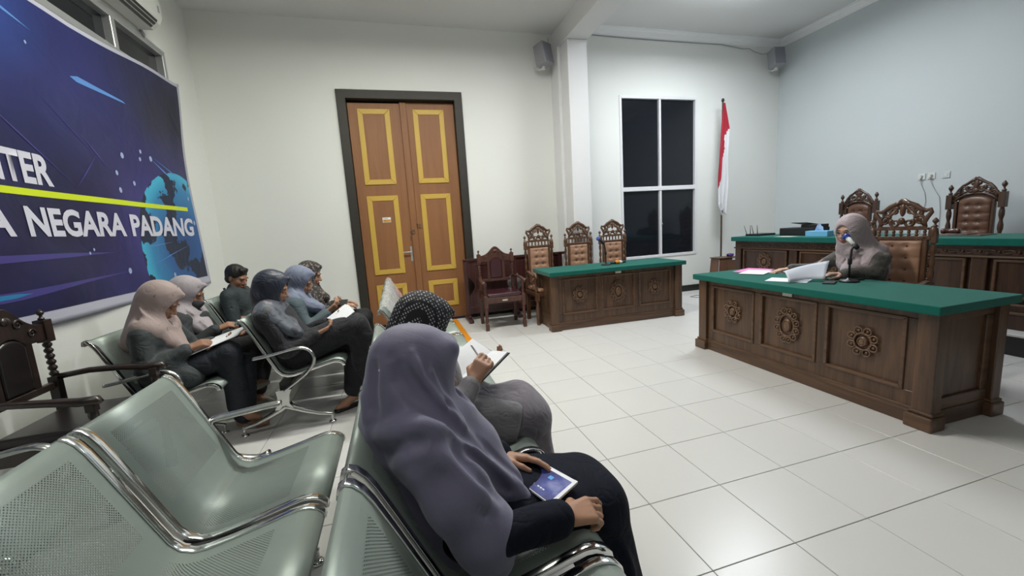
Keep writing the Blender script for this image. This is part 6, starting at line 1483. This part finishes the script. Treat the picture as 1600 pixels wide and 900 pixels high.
MB().box(-.065, .065, -.13, .13, 0, .07).build('carton', plain('light_blue_carton', (.18, .50, .78, 1), .5), t, bevel=.003)
mb = MB(); vs = [(.0, -.05, .07), (.01, .06, .07), (.015, .035, .15), (-.01, -.015, .165), (.02, -.03, .12), (-.02, .02, .12)]; mb.add(vs, [(0, 1, 2, 3), (0, 4, 2, 1), (0, 3, 5, 1)]); mb.build('tissue', plain('pale_tissue', (.45, .58, .78, 1), .9), t, fixn=False)
flat('paper', 'cream sheet lying on the judges bench before the printer', 'paper', 4.08, 1.60, BZ_, .16, .24, .002, 0, M['label'], 0)
o = flat('gavel_board', 'dark flat board lying on the judges bench under the gavel', 'board', 4.36, .06, BZ_, .30, .58, .008, math.radians(4), M['darkteak'], .002)
o = flat('gavel_board', 'small dark block pad on the flat board under the gavel', 'board', 4.34, .0, BZ_ + .009, .18, .26, .010, math.radians(4), M['darkteak'], .003)
t = thing('gavel', 'wooden judge gavel lying on its pad on the judges bench', 'gavel', (4.34, .03, BZ_ + .045), math.radians(10))
MB().lathe([(.020, -.07), (.026, -.065), (.026, -.04), (.021, -.035), (.024, 0), (.021, .035), (.026, .04), (.026, .065), (.020, .07)], (0, 0, 0), 16, ax=(0, 1, 0)).build('head', M['redwood'], t)
MB().tube([(.02, 0, 0), (.10, .0, -.008), (.17, 0, -.010)], [.007, .006, .010], 10).build('handle', M['redwood'], t)

# ---------------------------------------------------------------- magazine on the lap of the lavender-scarfed woman
t = thing('magazine', 'blue magazine with white border on the lap of the lavender-scarfed woman', 'magazine', (-.66, -1.63, .548))
P4 = [Vector((-.640, -1.528, .556)), Vector((-.570, -1.677, .556)), Vector((-.683, -1.747, .556)), Vector((-.748, -1.580, .558))]
og = Vector(t.location); ux = (P4[1] - P4[0]); uy = (P4[0] - P4[3])
def mg(u, v, h=0):   # u: 0 far-left corner .. 1 right, v: 0 bottom (near body) .. 1 far edge
    return P4[3].lerp(P4[2], u).lerp(P4[0].lerp(P4[1], u), v) - og + Vector((0, 0, h))
def mgq(name, u0, u1, v0, v1, h0, h1, mat):
    vs = [mg(u0, v0, h0), mg(u1, v0, h0), mg(u1, v1, h0), mg(u0, v1, h0), mg(u0, v0, h1), mg(u1, v0, h1), mg(u1, v1, h1), mg(u0, v1, h1)]
    m = MB(); m.add(vs, [(0, 3, 2, 1), (4, 5, 6, 7), (0, 1, 5, 4), (1, 2, 6, 5), (2, 3, 7, 6), (3, 0, 4, 7)]); return m.build(name, mat, t)
mgq('pages', 0, 1, 0, 1, -.006, 0, M['paper'])
cm_, nt, b_ = newmat('magazine_cover'); tc = N(nt, 'ShaderNodeTexCoord'); nz = N(nt, 'ShaderNodeTexNoise'); nz.inputs['Scale'].default_value = 11; nz.inputs['Detail'].default_value = 3; nt.links.new(tc.outputs['Object'], nz.inputs['Vector'])
cr = N(nt, 'ShaderNodeValToRGB'); e = cr.color_ramp.elements; e[0].position = .35; e[0].color = (.035, .035, .16, 1); e[1].position = .72; e[1].color = (.30, .32, .60, 1); x = e.new(.55); x.color = (.06, .08, .32, 1)
nt.links.new(nz.outputs['Fac'], cr.inputs['Fac']); nt.links.new(cr.outputs['Color'], b_.inputs['Base Color']); b_.inputs['Roughness'].default_value = .25
mgq('cover', 0, .93, 0.02, .88, 0, .001, cm_)
mgq('spine_edge', .93, 1, 0, 1, 0, .0008, M['paper'])
for k in range(9):
    if k != 5: mgq('cover_line', .14 + k * .062, .14 + k * .062 + .045, .20, .235, .001, .0016, M['paper'])
mgq('cover_line', .14, .66, .165, .172, .001, .0016, M['grey_plastic'])
mgq('cover_mark', .50, .60, .60, .72, .001, .0016, plain('cyan_mark', (.05, .35, .75, 1), .4))
cu = bpy.data.curves.new('txt', 'FONT'); cu.body = 'AB'; cu.size = 1; cu.offset = .03; cu.fill_mode = 'FRONT'
to = bpy.data.objects.new('txt', cu); C.objects.link(to); bpy.context.view_layer.update(); me = bpy.data.meshes.new_from_object(to.evaluated_get(bpy.context.evaluated_depsgraph_get())); bpy.data.objects.remove(to)
for v in me.vertices: v.co = mg(.14 + v.co.x * .085, .26 + v.co.y * .11, .0018)
me.materials.clear(); me.materials.append(M['paper']); o = bpy.data.objects.new('lettering', me); C.objects.link(o); o.parent = t
